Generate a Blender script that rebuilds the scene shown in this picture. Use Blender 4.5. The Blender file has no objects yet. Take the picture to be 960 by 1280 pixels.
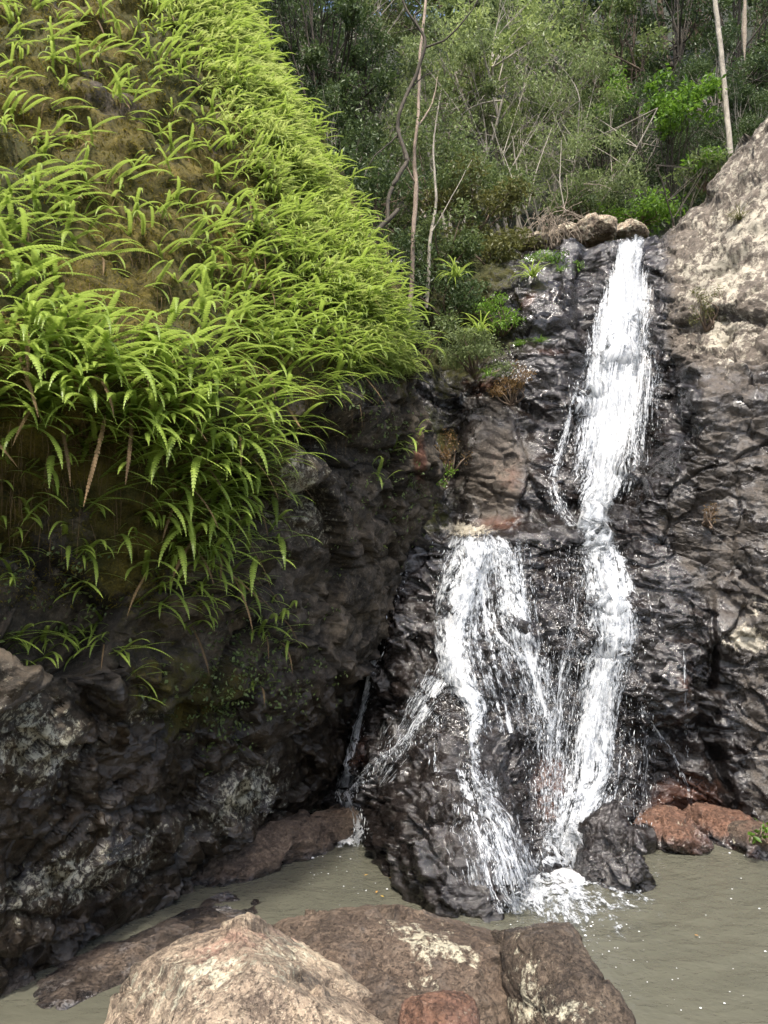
import bpy, math, random
import numpy as np
from mathutils import Vector, Matrix
from mathutils.bvhtree import BVHTree

# ------------------------------------------------------------------ camera, sky, sun, exposure
sc = bpy.context.scene
COL = sc.collection
CAM_H, PITCH, FOC = 2.6, math.radians(4.76), 960.0
cam_data = bpy.data.cameras.new('camera')
cam = bpy.data.objects.new('camera', cam_data); COL.objects.link(cam)
cam.location = (0, 0, CAM_H); cam.rotation_euler = (math.pi/2 + PITCH, 0, 0)
cam_data.sensor_fit = 'VERTICAL'; cam_data.sensor_height = 36.0
cam_data.lens = 36.0*FOC/1280.0
cam_data.clip_start = 0.05; cam_data.clip_end = 500
sc.camera = cam

SUN_FROM = Vector((-0.07, -0.46, 0.88)).normalized()
sun_el = math.asin(SUN_FROM.z); sun_az = math.atan2(SUN_FROM.x, SUN_FROM.y)
world = bpy.data.worlds.new('World'); sc.world = world; world.use_nodes = True
wn = world.node_tree.nodes; wl = world.node_tree.links
bg = wn['Background']; sky = wn.new('ShaderNodeTexSky'); sky.sky_type = 'NISHITA'
sky.sun_disc = False; sky.sun_elevation = sun_el; sky.sun_rotation = sun_az
sky.air_density = 1.0; sky.dust_density = 4.0; sky.ozone_density = 0.6
wl.new(sky.outputs[0], bg.inputs[0]); bg.inputs[1].default_value = 0.15
sd = bpy.data.lights.new('sun', 'SUN'); sd.energy = 2.4; sd.angle = math.radians(4.0); sd.color = (1.0, 0.95, 0.86)
so = bpy.data.objects.new('sun', sd); COL.objects.link(so)
so.rotation_euler = (-SUN_FROM).to_track_quat('-Z', 'Y').to_euler(); so.location = (-6, -12, 30)
sc.view_settings.view_transform = 'Standard'; sc.view_settings.look = 'None'
sc.view_settings.gamma = 1.0; sc.view_settings.exposure = 1.13
sc.render.engine = 'CYCLES'
sc.cycles.use_denoising = True
sc.cycles.max_bounces = 6; sc.cycles.transparent_max_bounces = 24
sc.cycles.adaptive_threshold = 0.025; sc.cycles.diffuse_bounces = 2; sc.cycles.glossy_bounces = 2; sc.cycles.transmission_bounces = 4
sc.cycles.caustics_reflective = False; sc.cycles.caustics_refractive = False

rng = np.random.default_rng(7)
random.seed(7)
CP, SP = math.cos(PITCH), math.sin(PITCH)

# ------------------------------------------------------------------ helpers
def P(px, py, d):
    """World point at distance d ahead, along the line of sight of a picture position."""
    u = (np.asarray(px, float)-480)/FOC; v = (640-np.asarray(py, float))/FOC
    y = CP - v*SP; z = SP + v*CP; k = np.asarray(d, float)/y
    return np.stack(np.broadcast_arrays(u*k, y*k, CAM_H+z*k), -1)
def W(px, py, z0=0.0):
    v = (640-py)/FOC; y = CP - v*SP; z = SP + v*CP
    k = (z0-CAM_H)/z
    return np.array([(px-480)/FOC*k, y*k, z0])
def Wd(px, py): return W(px, py)[1]
def proj(p):
    q = p - np.array([0, 0, CAM_H])
    f = q[..., 1]*CP + q[..., 2]*SP; up = -q[..., 1]*SP + q[..., 2]*CP
    f = np.maximum(f, 1e-3)
    return 480 + FOC*q[..., 0]/f, 640 - FOC*up/f

_perm = np.random.default_rng(3).permutation(256); _perm = np.concatenate([_perm, _perm, _perm])
_grad = np.random.default_rng(4).normal(size=(256, 3)); _grad /= np.linalg.norm(_grad, axis=1)[:, None]
def perlin(p):
    i = np.floor(p).astype(int); f = p - i; i &= 255
    w = f*f*f*(f*(f*6-15)+10)
    out = 0
    for dx in (0, 1):
        for dy in (0, 1):
            for dz in (0, 1):
                h = _perm[_perm[_perm[i[:, 0]+dx]+i[:, 1]+dy]+i[:, 2]+dz]
                g = _grad[h]
                dot = g[:, 0]*(f[:, 0]-dx)+g[:, 1]*(f[:, 1]-dy)+g[:, 2]*(f[:, 2]-dz)
                ww = (w[:, 0] if dx else 1-w[:, 0])*(w[:, 1] if dy else 1-w[:, 1])*(w[:, 2] if dz else 1-w[:, 2])
                out = out + ww*dot
    return out*1.5
def fbm(p, oct=4, gain=0.5, ridged=False):
    a, s, o = 1.0, 0.0, np.zeros(len(p)); q = p.copy()
    for k in range(oct):
        n = perlin(q + 17.3*k)
        o += a*((1-2*np.abs(n)) if ridged else n); s += a; a *= gain; q = q*2.03
    return o/s
def _h(i, k):
    return _perm[_perm[_perm[(i[:, 0]) & 255]+(i[:, 1] & 255)]+((i[:, 2]+k*37) & 255)]/255.0
def voronoi(p):
    """F1, F2, a random number of the nearest cell, and the offset from its centre."""
    b = np.floor(p).astype(int); n = len(p)
    f1 = np.full(n, 9.0); f2 = np.full(n, 9.0); cid = np.zeros((n, 3)); off = np.zeros((n, 3))
    for dx in (-1, 0, 1):
        for dy in (-1, 0, 1):
            for dz in (-1, 0, 1):
                c = b + (dx, dy, dz)
                ctr = c + np.stack([_h(c, 1), _h(c, 2), _h(c, 3)], 1)
                v = p - ctr; d = np.sqrt((v*v).sum(1))
                m = d < f1
                f2 = np.where(m, f1, np.minimum(f2, d)); f1 = np.where(m, d, f1)
                off[m] = v[m]; cid[m] = c[m]
    ci = cid.astype(int)
    return f1, f2, np.stack([_h(ci, 5), _h(ci, 6), _h(ci, 7), _h(ci, 8)], 1), off
def smooth(a, b, x):
    t = np.clip((x-a)/(b-a), 0, 1); return t*t*(3-2*t)
def blob(px, py, cx, cy, rx, ry, rot=0):
    c, s = math.cos(math.radians(rot)), math.sin(math.radians(rot))
    x, y = px-cx, py-cy
    return np.exp(-(((x*c+y*s)/rx)**2 + ((-x*s+y*c)/ry)**2))

def mesh_np(name, v, f, mats=(), smooth_shade=True, attrs=None, uv=None, mat_index=None):
    """v Nx3; f MxK array (all same K) or list of such arrays."""
    me = bpy.data.meshes.new(name)
    fs = f if isinstance(f, list) else [f]
    nv = len(v); me.vertices.add(nv); me.vertices.foreach_set('co', np.ascontiguousarray(v, dtype=np.float32).ravel())
    idx = np.concatenate([a.ravel() for a in fs]); tot = np.concatenate([np.full(len(a), a.shape[1]) for a in fs])
    me.loops.add(len(idx)); me.loops.foreach_set('vertex_index', idx.astype(np.int32))
    me.polygons.add(len(tot))
    st = np.concatenate([[0], np.cumsum(tot)[:-1]])
    me.polygons.foreach_set('loop_start', st.astype(np.int32)); me.polygons.foreach_set('loop_total', tot.astype(np.int32))
    me.polygons.foreach_set('use_smooth', np.full(len(tot), smooth_shade))
    if mat_index is not None: me.polygons.foreach_set('material_index', np.asarray(mat_index, dtype=np.int32))
    for k, a in (attrs or {}).items():
        at = me.attributes.new(k, 'FLOAT', 'POINT'); at.data.foreach_set('value', np.asarray(a, dtype=np.float32))
    if uv is not None:
        l = me.uv_layers.new(name='flow'); l.data.foreach_set('uv', np.asarray(uv, dtype=np.float32)[idx].ravel())
    for m in mats: me.materials.append(m)
    me.update(calc_edges=True); me.validate()
    return me
def link(name, me, parent=None, label=None, cat=None, group=None, kind=None, loc=None):
    o = bpy.data.objects.new(name, me); COL.objects.link(o)
    if parent is not None: o.parent = parent
    if loc is not None: o.location = loc
    tag(o, label, cat, group, kind); return o
def tag(o, label=None, cat=None, group=None, kind=None):
    for k, v in (('label', label), ('category', cat), ('group', group), ('kind', kind)):
        if v: o[k] = v
    return o
def empty(name, loc, rz=0, label=None, cat=None, group=None, kind=None):
    o = bpy.data.objects.new(name, None); COL.objects.link(o); o.location = loc; o.rotation_euler = (0, 0, rz)
    o.empty_display_size = 0.1
    return tag(o, label, cat, group, kind)

def catmull(ctrl, n):
    """Catmull-Rom along axis 0 to n samples."""
    R = ctrl.shape[0]; t = np.linspace(0, R-1, n); i = np.minimum(t.astype(int), R-2); f = (t-i).reshape((-1,)+(1,)*(ctrl.ndim-1))
    g = lambda k: ctrl[np.clip(i+k, 0, R-1)]
    p0 = np.where((i == 0).reshape(f.shape), 2*g(0)-g(1), g(-1)); p3 = np.where((i == R-2).reshape(f.shape), 2*g(1)-g(0), g(2))
    p1, p2 = g(0), g(1)
    return 0.5*(2*p1 + (p2-p0)*f + (2*p0-5*p1+4*p2-p3)*f*f + (3*p1-p0-3*p2+p3)*f**3)
def grid_faces(nr, nc):
    a = np.arange(nr*nc).reshape(nr, nc)
    return np.stack([a[:-1, :-1], a[:-1, 1:], a[1:, 1:], a[1:, :-1]], -1).reshape(-1, 4)
def grid_normals(g):
    du = np.gradient(g, axis=1); dv = np.gradient(g, axis=0)
    n = np.cross(du, dv); n /= np.linalg.norm(n, axis=-1)[..., None]+1e-9
    return n
def blocks(p, scale, seed, crack=0.06, warp=0.10):
    """Fractured rock: stepped, tilted cells with cracks between. Returns (step + tilt, crack) in about [-1, 1] and [0, 1]."""
    q = p*np.asarray(scale) + seed
    q = q + warp*np.stack([fbm(q*0.9+5, 3), fbm(q*0.9+25, 3), fbm(q*0.9+45, 3)], 1)*2
    f1, f2, r, off = voronoi(q)
    h = (r[:, 0]-.5)*.9 + ((r[:, 1:]-.5)*off).sum(1)*2.3
    return h, np.exp(-((f2-f1)/crack)**2)

# ------------------------------------------------------------------ materials
class NT:
    def __init__(self, name):
        self.m = bpy.data.materials.new(name); self.m.use_nodes = True
        self.t = self.m.node_tree; self.t.nodes.clear()
    def n(self, ty, ins=None, **kw):
        nd = self.t.nodes.new('ShaderNode'+ty)
        for k, v in kw.items(): setattr(nd, k, v)
        for k, v in (ins or {}).items():
            s = nd.inputs[k]
            if isinstance(v, bpy.types.NodeSocket): self.t.links.new(v, s)
            elif v is not None: s.default_value = v
        return nd
    def out(self, sock, disp=None):
        o = self.n('OutputMaterial'); self.t.links.new(sock, o.inputs[0]); return self.m
    def noise(self, vec, scale, detail=6, rough=0.6, dist=0.0, w=None):
        return self.n('TexNoise', {'Vector': vec, 'Scale': scale, 'Detail': detail, 'Roughness': rough, 'Distortion': dist}).outputs[0]
    def vor(self, vec, scale, feature='F1', out=0, rand=1.0):
        return self.n('TexVoronoi', {'Vector': vec, 'Scale': scale, 'Randomness': rand}, feature=feature).outputs[out]
    def ramp(self, fac, stops, interp='LINEAR'):
        nd = self.n('ValToRGB', {'Fac': fac}); cr = nd.color_ramp; cr.interpolation = interp
        while len(cr.elements) < len(stops): cr.elements.new(0.5)
        for e, (p, c) in zip(cr.elements, stops):
            e.position = p; e.color = (*c, 1) if len(c) == 3 else c
        return nd.outputs[0]
    def step(self, x, a, b):
        return self.n('MapRange', {'Value': x, 'From Min': a, 'From Max': b}, interpolation_type='SMOOTHSTEP').outputs[0]
    def lin(self, x, a, b, c, d):
        return self.n('MapRange', {'Value': x, 'From Min': a, 'From Max': b, 'To Min': c, 'To Max': d}).outputs[0]
    def math(self, op, a, b=0.0, c=None, clamp=False):
        nd = self.n('Math', {0: a, 1: b, 2: c}, operation=op); nd.use_clamp = clamp; return nd.outputs[0]
    def mix(self, f, a, b, mode='MIX'):
        nd = self.n('MixRGB', {'Fac': f, 'Color1': (*a, 1) if isinstance(a, tuple) and len(a) == 3 else a, 'Color2': (*b, 1) if isinstance(b, tuple) and len(b) == 3 else b}, blend_type=mode)
        return nd.outputs[0]
    def attr(self, name): return self.n('Attribute', attribute_name=name).outputs['Fac']
    def map(self, vec, scale=(1, 1, 1), rot=(0, 0, 0)):
        return self.n('Mapping', {'Vector': vec, 'Scale': scale, 'Rotation': rot}).outputs[0]
    def bump(self, h, strength=0.5, dist=0.02, normal=None):
        return self.n('Bump', {'Height': h, 'Strength': strength, 'Distance': dist, 'Normal': normal}).outputs[0]

def rock_material(name, dry=((.045, .036, .028), (.16, .13, .10), (.30, .25, .19)), wetcol=((.006, .006, .007), (.035, .032, .032)),
                  red=((.09, .038, .022), (.22, .105, .065)), pale=((.42, .38, .27), (.62, .58, .44)), moss=((.018, .022, .004), (.075, .07, .012)),
                  speck=0.5, streak=0.0, grain=1.0, lsc=6.5, granite=0.0, wetrough=.13, wetior=1.75, facet=1.0):
    t = NT(name); co = t.n('TexCoord').outputs['Object']
    big = t.noise(co, 1.3, 6, .62, .4); mid = t.noise(co, 5.0, 8, .65, .3); fine = t.noise(co, 28.0, 6, .7); tiny = t.noise(co, 110.0, 3, .6)
    wet, mossA, redA, paleA = t.attr('wet'), t.attr('moss'), t.attr('red'), t.attr('pale')
    crack = t.attr('crack')
    mixn = t.math('ADD', t.math('MULTIPLY', big, .5), t.math('MULTIPLY', mid, .5))
    c = t.ramp(mixn, [(.34, dry[0]), (.5, dry[1]), (.66, dry[2])])
    c = t.mix(t.math('MULTIPLY', t.step(fine, .5, .72), .45), c, tuple(x*1.5 for x in dry[2]))
    c = t.mix(t.math('MULTIPLY', t.step(fine, .48, .3), .6), c, tuple(x*.5 for x in dry[0]))
    wc = t.ramp(t.math('ADD', t.math('MULTIPLY', mid, .6), t.math('MULTIPLY', fine, .4)), [(.35, wetcol[0]), (.66, wetcol[1])])
    rc = t.ramp(t.math('ADD', t.math('MULTIPLY', mid, .7), t.math('MULTIPLY', fine, .3)), [(.35, red[0]), (.62, red[1])])
    if granite:
        g1 = t.noise(co, 38, 6, .75, .3); g2 = t.noise(co, 75, 4, .7)
        c = t.mix(t.math('MULTIPLY', t.step(g1, .46, .33), granite), c, (.05, .038, .03))
        c = t.mix(t.math('MULTIPLY', t.step(g2, .54, .64), granite*.7), c, tuple(min(.75, x*1.25) for x in dry[2]))
        c = t.mix(t.math('MULTIPLY', t.step(t.noise(co, 7, 6, .7), .5, .36), granite*.75), c, tuple(x*.55 for x in dry[0]))
    wetf = t.step(t.math('ADD', wet, t.math('MULTIPLY', t.math('SUBTRACT', mid, .5), .9)), .32, .68)
    c = t.mix(wetf, c, wc)
    rc = t.mix(t.math('MULTIPLY', wetf, .75), rc, tuple(x*.5 for x in red[0]))
    redf = t.step(t.math('ADD', redA, t.math('MULTIPLY', t.math('SUBTRACT', mixn, .5), 1.5)), .35, .75)
    c = t.mix(redf, c, rc)
    # lichen: crusty pale spots with hard, uneven borders
    lv = t.noise(t.map(co, (1, 1, .8)), lsc, 10, .75, .25)
    lf = t.step(t.math('ADD', t.math('MULTIPLY', paleA, .75), t.math('SUBTRACT', lv, .62)), .12, .22)
    lf2 = t.math('MULTIPLY', lf, t.step(fine, .30, .46))
    c = t.mix(lf2, c, t.mix(mid, pale[0], pale[1]))
    if speck:
        sp = t.math('MULTIPLY', t.step(t.noise(co, 46, 5, .75), .63, .69), t.math('MULTIPLY', t.math('SUBTRACT', 1.0, wetf), speck))
        c = t.mix(sp, c, tuple(min(.7, x*1.0) for x in pale[0]))
    mn = t.noise(co, 9, 8, .7)
    mf = t.step(t.math('ADD', mossA, t.math('MULTIPLY', t.math('SUBTRACT', mn, .5), 1.3)), .35, .6)
    mg = t.step(t.noise(co, .9, 4, .6), .42, .58)
    mc = t.ramp(t.math('ADD', t.math('MULTIPLY', mid, .5), t.math('MULTIPLY', t.noise(co, 60, 4, .7), .5)), [(.36, moss[0]), (.62, moss[1])])
    mc = t.mix(t.math('MULTIPLY', mg, .7), mc, (.035, .042, .008))
    c = t.mix(mf, c, mc)
    c = t.mix(t.math('MULTIPLY', crack, .75), c, (.008, .007, .006))
    gl = t.math('MULTIPLY', wetf, t.math('SUBTRACT', 1.0, mf))
    rough = t.lin(gl, 0, 1, .88, wetrough)
    rough = t.math('ADD', rough, t.math('MULTIPLY', t.math('SUBTRACT', fine, .45), .35), clamp=True)
    rg = t.n('TexNoise', {'Vector': t.map(co, (1, 1, 1.8)), 'Scale': 7.0, 'Detail': 8, 'Roughness': .62, 'Distortion': .3}, noise_type='RIDGED_MULTIFRACTAL').outputs[0]
    h = t.math('ADD', t.math('MULTIPLY', mid, .6), t.math('ADD', t.math('MULTIPLY', fine, t.lin(wetf, 0, 1, .5, .28)), t.math('MULTIPLY', tiny, t.lin(wetf, 0, 1, .2, .06))))
    h = t.math('ADD', h, t.math('MULTIPLY', rg, .22))
    h = t.math('ADD', h, t.math('MULTIPLY', t.math('MULTIPLY', mf, t.noise(co, 160, 2, .5)), .4))
    if granite:
        h = t.math('SUBTRACT', h, t.math('MULTIPLY', t.step(t.noise(co, 42, 4, .7), .46, .34), .6))
    # broken faces: every cell of a distorted lattice is a small tilted plane
    wob = t.n('VectorMath', {0: t.n('TexNoise', {'Vector': co, 'Scale': 2.4, 'Detail': 3.0}).outputs[1], 1: (-.5, -.5, -.5)}, operation='ADD').outputs[0]
    wv = t.n('VectorMath', {0: t.map(co, (1, 1, 1.7), (.3, .25, 0)), 1: t.n('VectorMath', {0: wob, 'Scale': .22}, operation='SCALE').outputs[0]}, operation='ADD').outputs[0]
    for sc_, k_ in ((3.2, 1.3), (8.5, .6), (24.0, .2)):
        vn = t.n('TexVoronoi', {'Vector': wv, 'Scale': sc_}, feature='F1')
        dv = t.n('VectorMath', {0: wv, 1: vn.outputs['Position']}, operation='SUBTRACT').outputs[0]
        rc_ = t.n('VectorMath', {0: vn.outputs['Color'], 1: (-.5, -.5, -.5)}, operation='ADD').outputs[0]
        pl = t.n('VectorMath', {0: dv, 1: rc_}, operation='DOT_PRODUCT').outputs['Value']
        h = t.math('ADD', h, t.math('MULTIPLY', pl, 22.0*k_*facet))
    nrm = t.bump(h, .9*grain, .05)
    b = t.n('BsdfPrincipled', {'Base Color': c, 'Roughness': rough, 'Normal': nrm, 'IOR': t.lin(gl, 0, 1, 1.45, wetior), 'Specular IOR Level': .5})
    return t.out(b.outputs[0])

M = {}
M['face'] = rock_material('wet waterfall rock', wetcol=((.004, .0032, .003), (.027, .021, .018)), dry=((.056, .046, .037), (.135, .112, .09), (.24, .205, .165)), facet=.55, lsc=9.0, pale=((.40, .36, .28), (.56, .51, .41)))
M['cliff'] = rock_material('mossy cliff rock', dry=((.014, .012, .009), (.058, .046, .032), (.19, .15, .105)), wetcol=((.009, .0065, .004), (.066, .047, .029)), moss=((.02, .018, .003), (.165, .128, .018)), speck=.85, lsc=21.0, wetrough=.34, wetior=1.5, pale=((.30, .28, .20), (.55, .52, .40)))
M['boulder_pale'] = rock_material('pale pink granite', dry=((.14, .10, .075), (.36, .28, .20), (.52, .43, .31)), red=((.30, .14, .10), (.46, .25, .19)), pale=((.5, .46, .33), (.66, .62, .47)), speck=.6, granite=.85, lsc=13.0)
M['boulder_brown'] = rock_material('brown streambed rock', dry=((.045, .031, .022), (.12, .085, .06), (.23, .175, .125)), speck=.35, granite=.5, lsc=12.0)
M['boulder_dark'] = rock_material('dark damp rock', dry=((.028, .02, .014), (.085, .062, .044), (.18, .14, .10)), speck=.45, granite=.55, lsc=12.0)
M['boulder_red'] = rock_material('rusty wet rock', dry=((.06, .028, .016), (.19, .10, .062), (.34, .22, .16)), speck=.3, granite=.3)
# ------------------------------------------------------------------ the left cliff
def ctrl_points(rows):
    return np.array([[P(a, b, d) for (a, b, d) in r] for r in rows])
def wl(px, py): return (px, py, Wd(px, py))
def under(px, py, dz=-1.0):
    w = W(px, py); q = proj(np.array([w[0]-.15, w[1]+.15, dz])); return (float(q[0]), float(q[1]), w[1]+.15)
C_rows = []
bases = [(-420, 1420), (-180, 1310), (0, 1230), (115, 1172), (220, 1122), (290, 1090), (345, 1046), (385, 1015), (405, 1004)]
body = [
 # A        A2                B                 C                D                 E                F                G                H
 [(-460, 1240, 3.75), (-190, 1170, 4.4), (0, 1085, 5.0), (115, 1060, 5.55), (220, 1020, 6.25), (300, 1000, 6.95), (362, 968, 7.75), (402, 930, 8.4), (420, 935, 9.0)],
 [(-470, 1060, 3.55), (-195, 1000, 4.15), (0, 945, 4.75), (110, 950, 5.35), (225, 930, 6.05), (312, 910, 6.7), (385, 890, 7.6), (430, 860, 8.3), (446, 865, 9.0)],
 [(-480, 900, 3.45), (-200, 870, 4.0), (0, 845, 4.55), (112, 862, 5.1), (230, 838, 5.8), (322, 820, 6.5), (398, 800, 7.4), (456, 780, 8.2), (474, 785, 8.9)],
 [(-480, 760, 3.7), (-200, 750, 4.3), (0, 740, 4.8), (110, 745, 5.2), (232, 740, 5.65), (324, 740, 6.35), (408, 720, 7.25), (474, 700, 8.1), (512, 692, 8.8)],
 [(-480, 600, 3.8), (-200, 610, 4.4), (0, 610, 4.85), (110, 625, 5.15), (236, 640, 5.5), (328, 650, 6.2), (422, 630, 7.1), (498, 610, 7.9), (542, 610, 8.7)],
 [(-470, 420, 3.5), (-190, 440, 4.0), (0, 455, 4.55), (110, 480, 4.85), (240, 525, 5.2), (332, 540, 6.05), (430, 530, 7.05), (498, 515, 7.7), (522, 505, 8.4)],
 [(-450, 260, 3.9), (-180, 280, 4.5), (0, 305, 5.15), (114, 325, 5.6), (238, 355, 6.1), (328, 385, 6.6), (418, 405, 7.2), (480, 405, 7.8), (500, 408, 8.5)],
 [(-420, 90, 4.6), (-170, 120, 5.3), (0, 150, 6.0), (120, 165, 6.4), (232, 185, 6.9), (304, 205, 7.4), (362, 235, 7.9), (405, 248, 8.4), (418, 245, 9.1)],
 [(-400, -90, 5.4), (-160, -50, 6.1), (0, 0, 6.8), (122, 10, 7.2), (216, 15, 7.7), (262, 28, 8.2), (284, 45, 8.6), (300, 48, 9.2), (310, 40, 10.0)],
 [(-380, -260, 6.3), (-160, -200, 7.1), (-20, -150, 7.8), (95, -140, 8.1), (180, -135, 8.6), (215, -115, 9.0), (236, -95, 9.4), (252, -75, 9.9), (260, -80, 10.6)],
 [(-380, -420, 8.5), (-170, -380, 9.0), (-60, -330, 9.4), (40, -300, 9.6), (110, -290, 10.0), (140, -270, 10.4), (160, -250, 10.8), (175, -230, 11.2), (182, -230, 11.8)],
]
C_rows.append([under(*b) for b in bases]); C_rows.append([wl(*b) for b in bases]); C_rows += body
CC = ctrl_points(C_rows)
# wrap: two more columns that turn away behind the silhouette, a hill with a back and a top
add1 = CC[:, -1]+np.array([-.35, 1.1, -.1]); add2 = CC[:, -1]+np.array([-2.2, 3.2, -.6])
CC = np.concatenate([CC, add1[:, None], add2[:, None]], 1)
topback = CC[-1]+np.array([-2.5, 5.0, -.2]); CC = np.concatenate([CC, topback[None]], 0)
NR, NC = 430, 330
G = catmull(catmull(CC, NR).transpose(1, 0, 2), NC).transpose(1, 0, 2)
N = grid_normals(G); N = -N if N[NR//2, NC//2] @ np.array([1, -1, .3]) < 0 else N
p = G.reshape(-1, 3); n = N.reshape(-1, 3); px, py = proj(p)
fern_zone = smooth(0, 60, (np.interp(px, [-200, 0, 180, 330, 420, 480, 530], [680, 690, 740, 640, 505, 440, 440])) - py)
h1, c1 = blocks(p, (.9, .9, 1.1), 3.1, .03); h2, c2 = blocks(p, (2.3, 2.3, 3.2), 9.7, .035)
h3, c3 = blocks(p, (6, 6, 8), 21.7, .05)
lump = fbm(p*1.7+3, 3); lumpf = fbm(p*5.5+9, 4)
rg1 = fbm(p*2.6+41, 5, .6, True); rg2 = fbm(p*np.array([8, 8, 11.0])+71, 4, .6, True)
rockd = .17*h1 + .10*h2 + .035*h3 - .05*c1 - .025*c2 - .006*c3 + .03*lumpf + .05*(rg1-.4) + .02*(rg2-.4)
mound = 1-np.minimum(1, voronoi(p*np.array([2.2, 2.2, 2.6])+.35*np.stack([lumpf, lump, lumpf], 1))[0]**2*1.6)
mossd = .16*mound+.14*np.abs(lump)+.10*fbm(p*3.1+30, 4)+.05*lumpf+.025*fbm(p*22, 3)
disp = rockd*(1-fern_zone) + mossd*fern_zone
# hollows and bulges seen in the photograph
disp += -.55*blob(px, py, 405, 548, 46, 20, 12) - .30*blob(px, py, 300, 620, 60, 30) + .22*blob(px, py, 415, 510, 26, 30) - .2*blob(px, py, 150, 790, 150, 38) \
        + .14*blob(px, py, 400, 640, 40, 60, -20) - .08*blob(px, py, 40, 860, 90, 50) - .12*blob(px, py, 130, 560, 90, 30)
pad = smooth(0, .6, p[:, 2])
p2 = p + n*disp[:, None]
crack = np.clip(c1*.8+c2*.6+c3*.25, 0, 1)*(1-fern_zone)
px2, py2 = proj(p2); nz = fbm(p2*1.4+60, 4)
moss = np.clip(fern_zone*1.0 + .9*blob(px2, py2, 110, 660, 190, 100) + .5*blob(px2, py2, 270, 840, 120, 90) + .35*blob(px2, py2, 180, 880, 120, 60)+ .45*blob(px2, py2, 500, 520, 40, 120), 0, 1)*(.8+.8*nz)
moss = moss - .9*blob(px2, py2, 60, 700, 45, 40) - .7*blob(px2, py2, 400, 640, 60, 110)
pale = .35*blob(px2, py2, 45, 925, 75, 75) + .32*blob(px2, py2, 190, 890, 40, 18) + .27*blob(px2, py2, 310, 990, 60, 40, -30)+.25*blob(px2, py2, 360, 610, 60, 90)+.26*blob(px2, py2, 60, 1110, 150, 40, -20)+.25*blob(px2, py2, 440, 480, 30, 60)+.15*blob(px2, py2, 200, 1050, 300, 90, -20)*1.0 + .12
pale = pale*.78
pale = pale + .12*blob(px2, py2, 405, 650, 34, 85, -15)+.06*blob(px2, py2, 350, 600, 40, 60)+.05*blob(px2, py2, 40, 930, 70, 60)  # first patch: tan ridge with its lit brightness painted in; the others pale specks
red = .30*blob(px2, py2, 408, 640, 34, 95, -15) + .55*blob(px2, py2, 525, 575, 10, 40)*1.6 + .22*blob(px2, py2, 90, 690, 60, 30)+.2*blob(px2, py2, 360, 1000, 60, 40)
wetc = .25 + .75*smooth(760, 900, py2)*(1-.5*blob(px2, py2, 60, 900, 90, 60))-.3*blob(px2, py2, 405, 650, 40, 100, -15)
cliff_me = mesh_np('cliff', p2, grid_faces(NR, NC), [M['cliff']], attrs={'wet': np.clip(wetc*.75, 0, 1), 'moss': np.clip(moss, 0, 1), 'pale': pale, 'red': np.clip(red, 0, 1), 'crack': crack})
cliff = link('cliff', cliff_me, kind='structure', label='mossy dark cliff leaning over the narrow water channel', cat='cliff')
bvh_cliff = BVHTree.FromPolygons([tuple(x) for x in p2.astype(float)], grid_faces(NR, NC).tolist())

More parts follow.
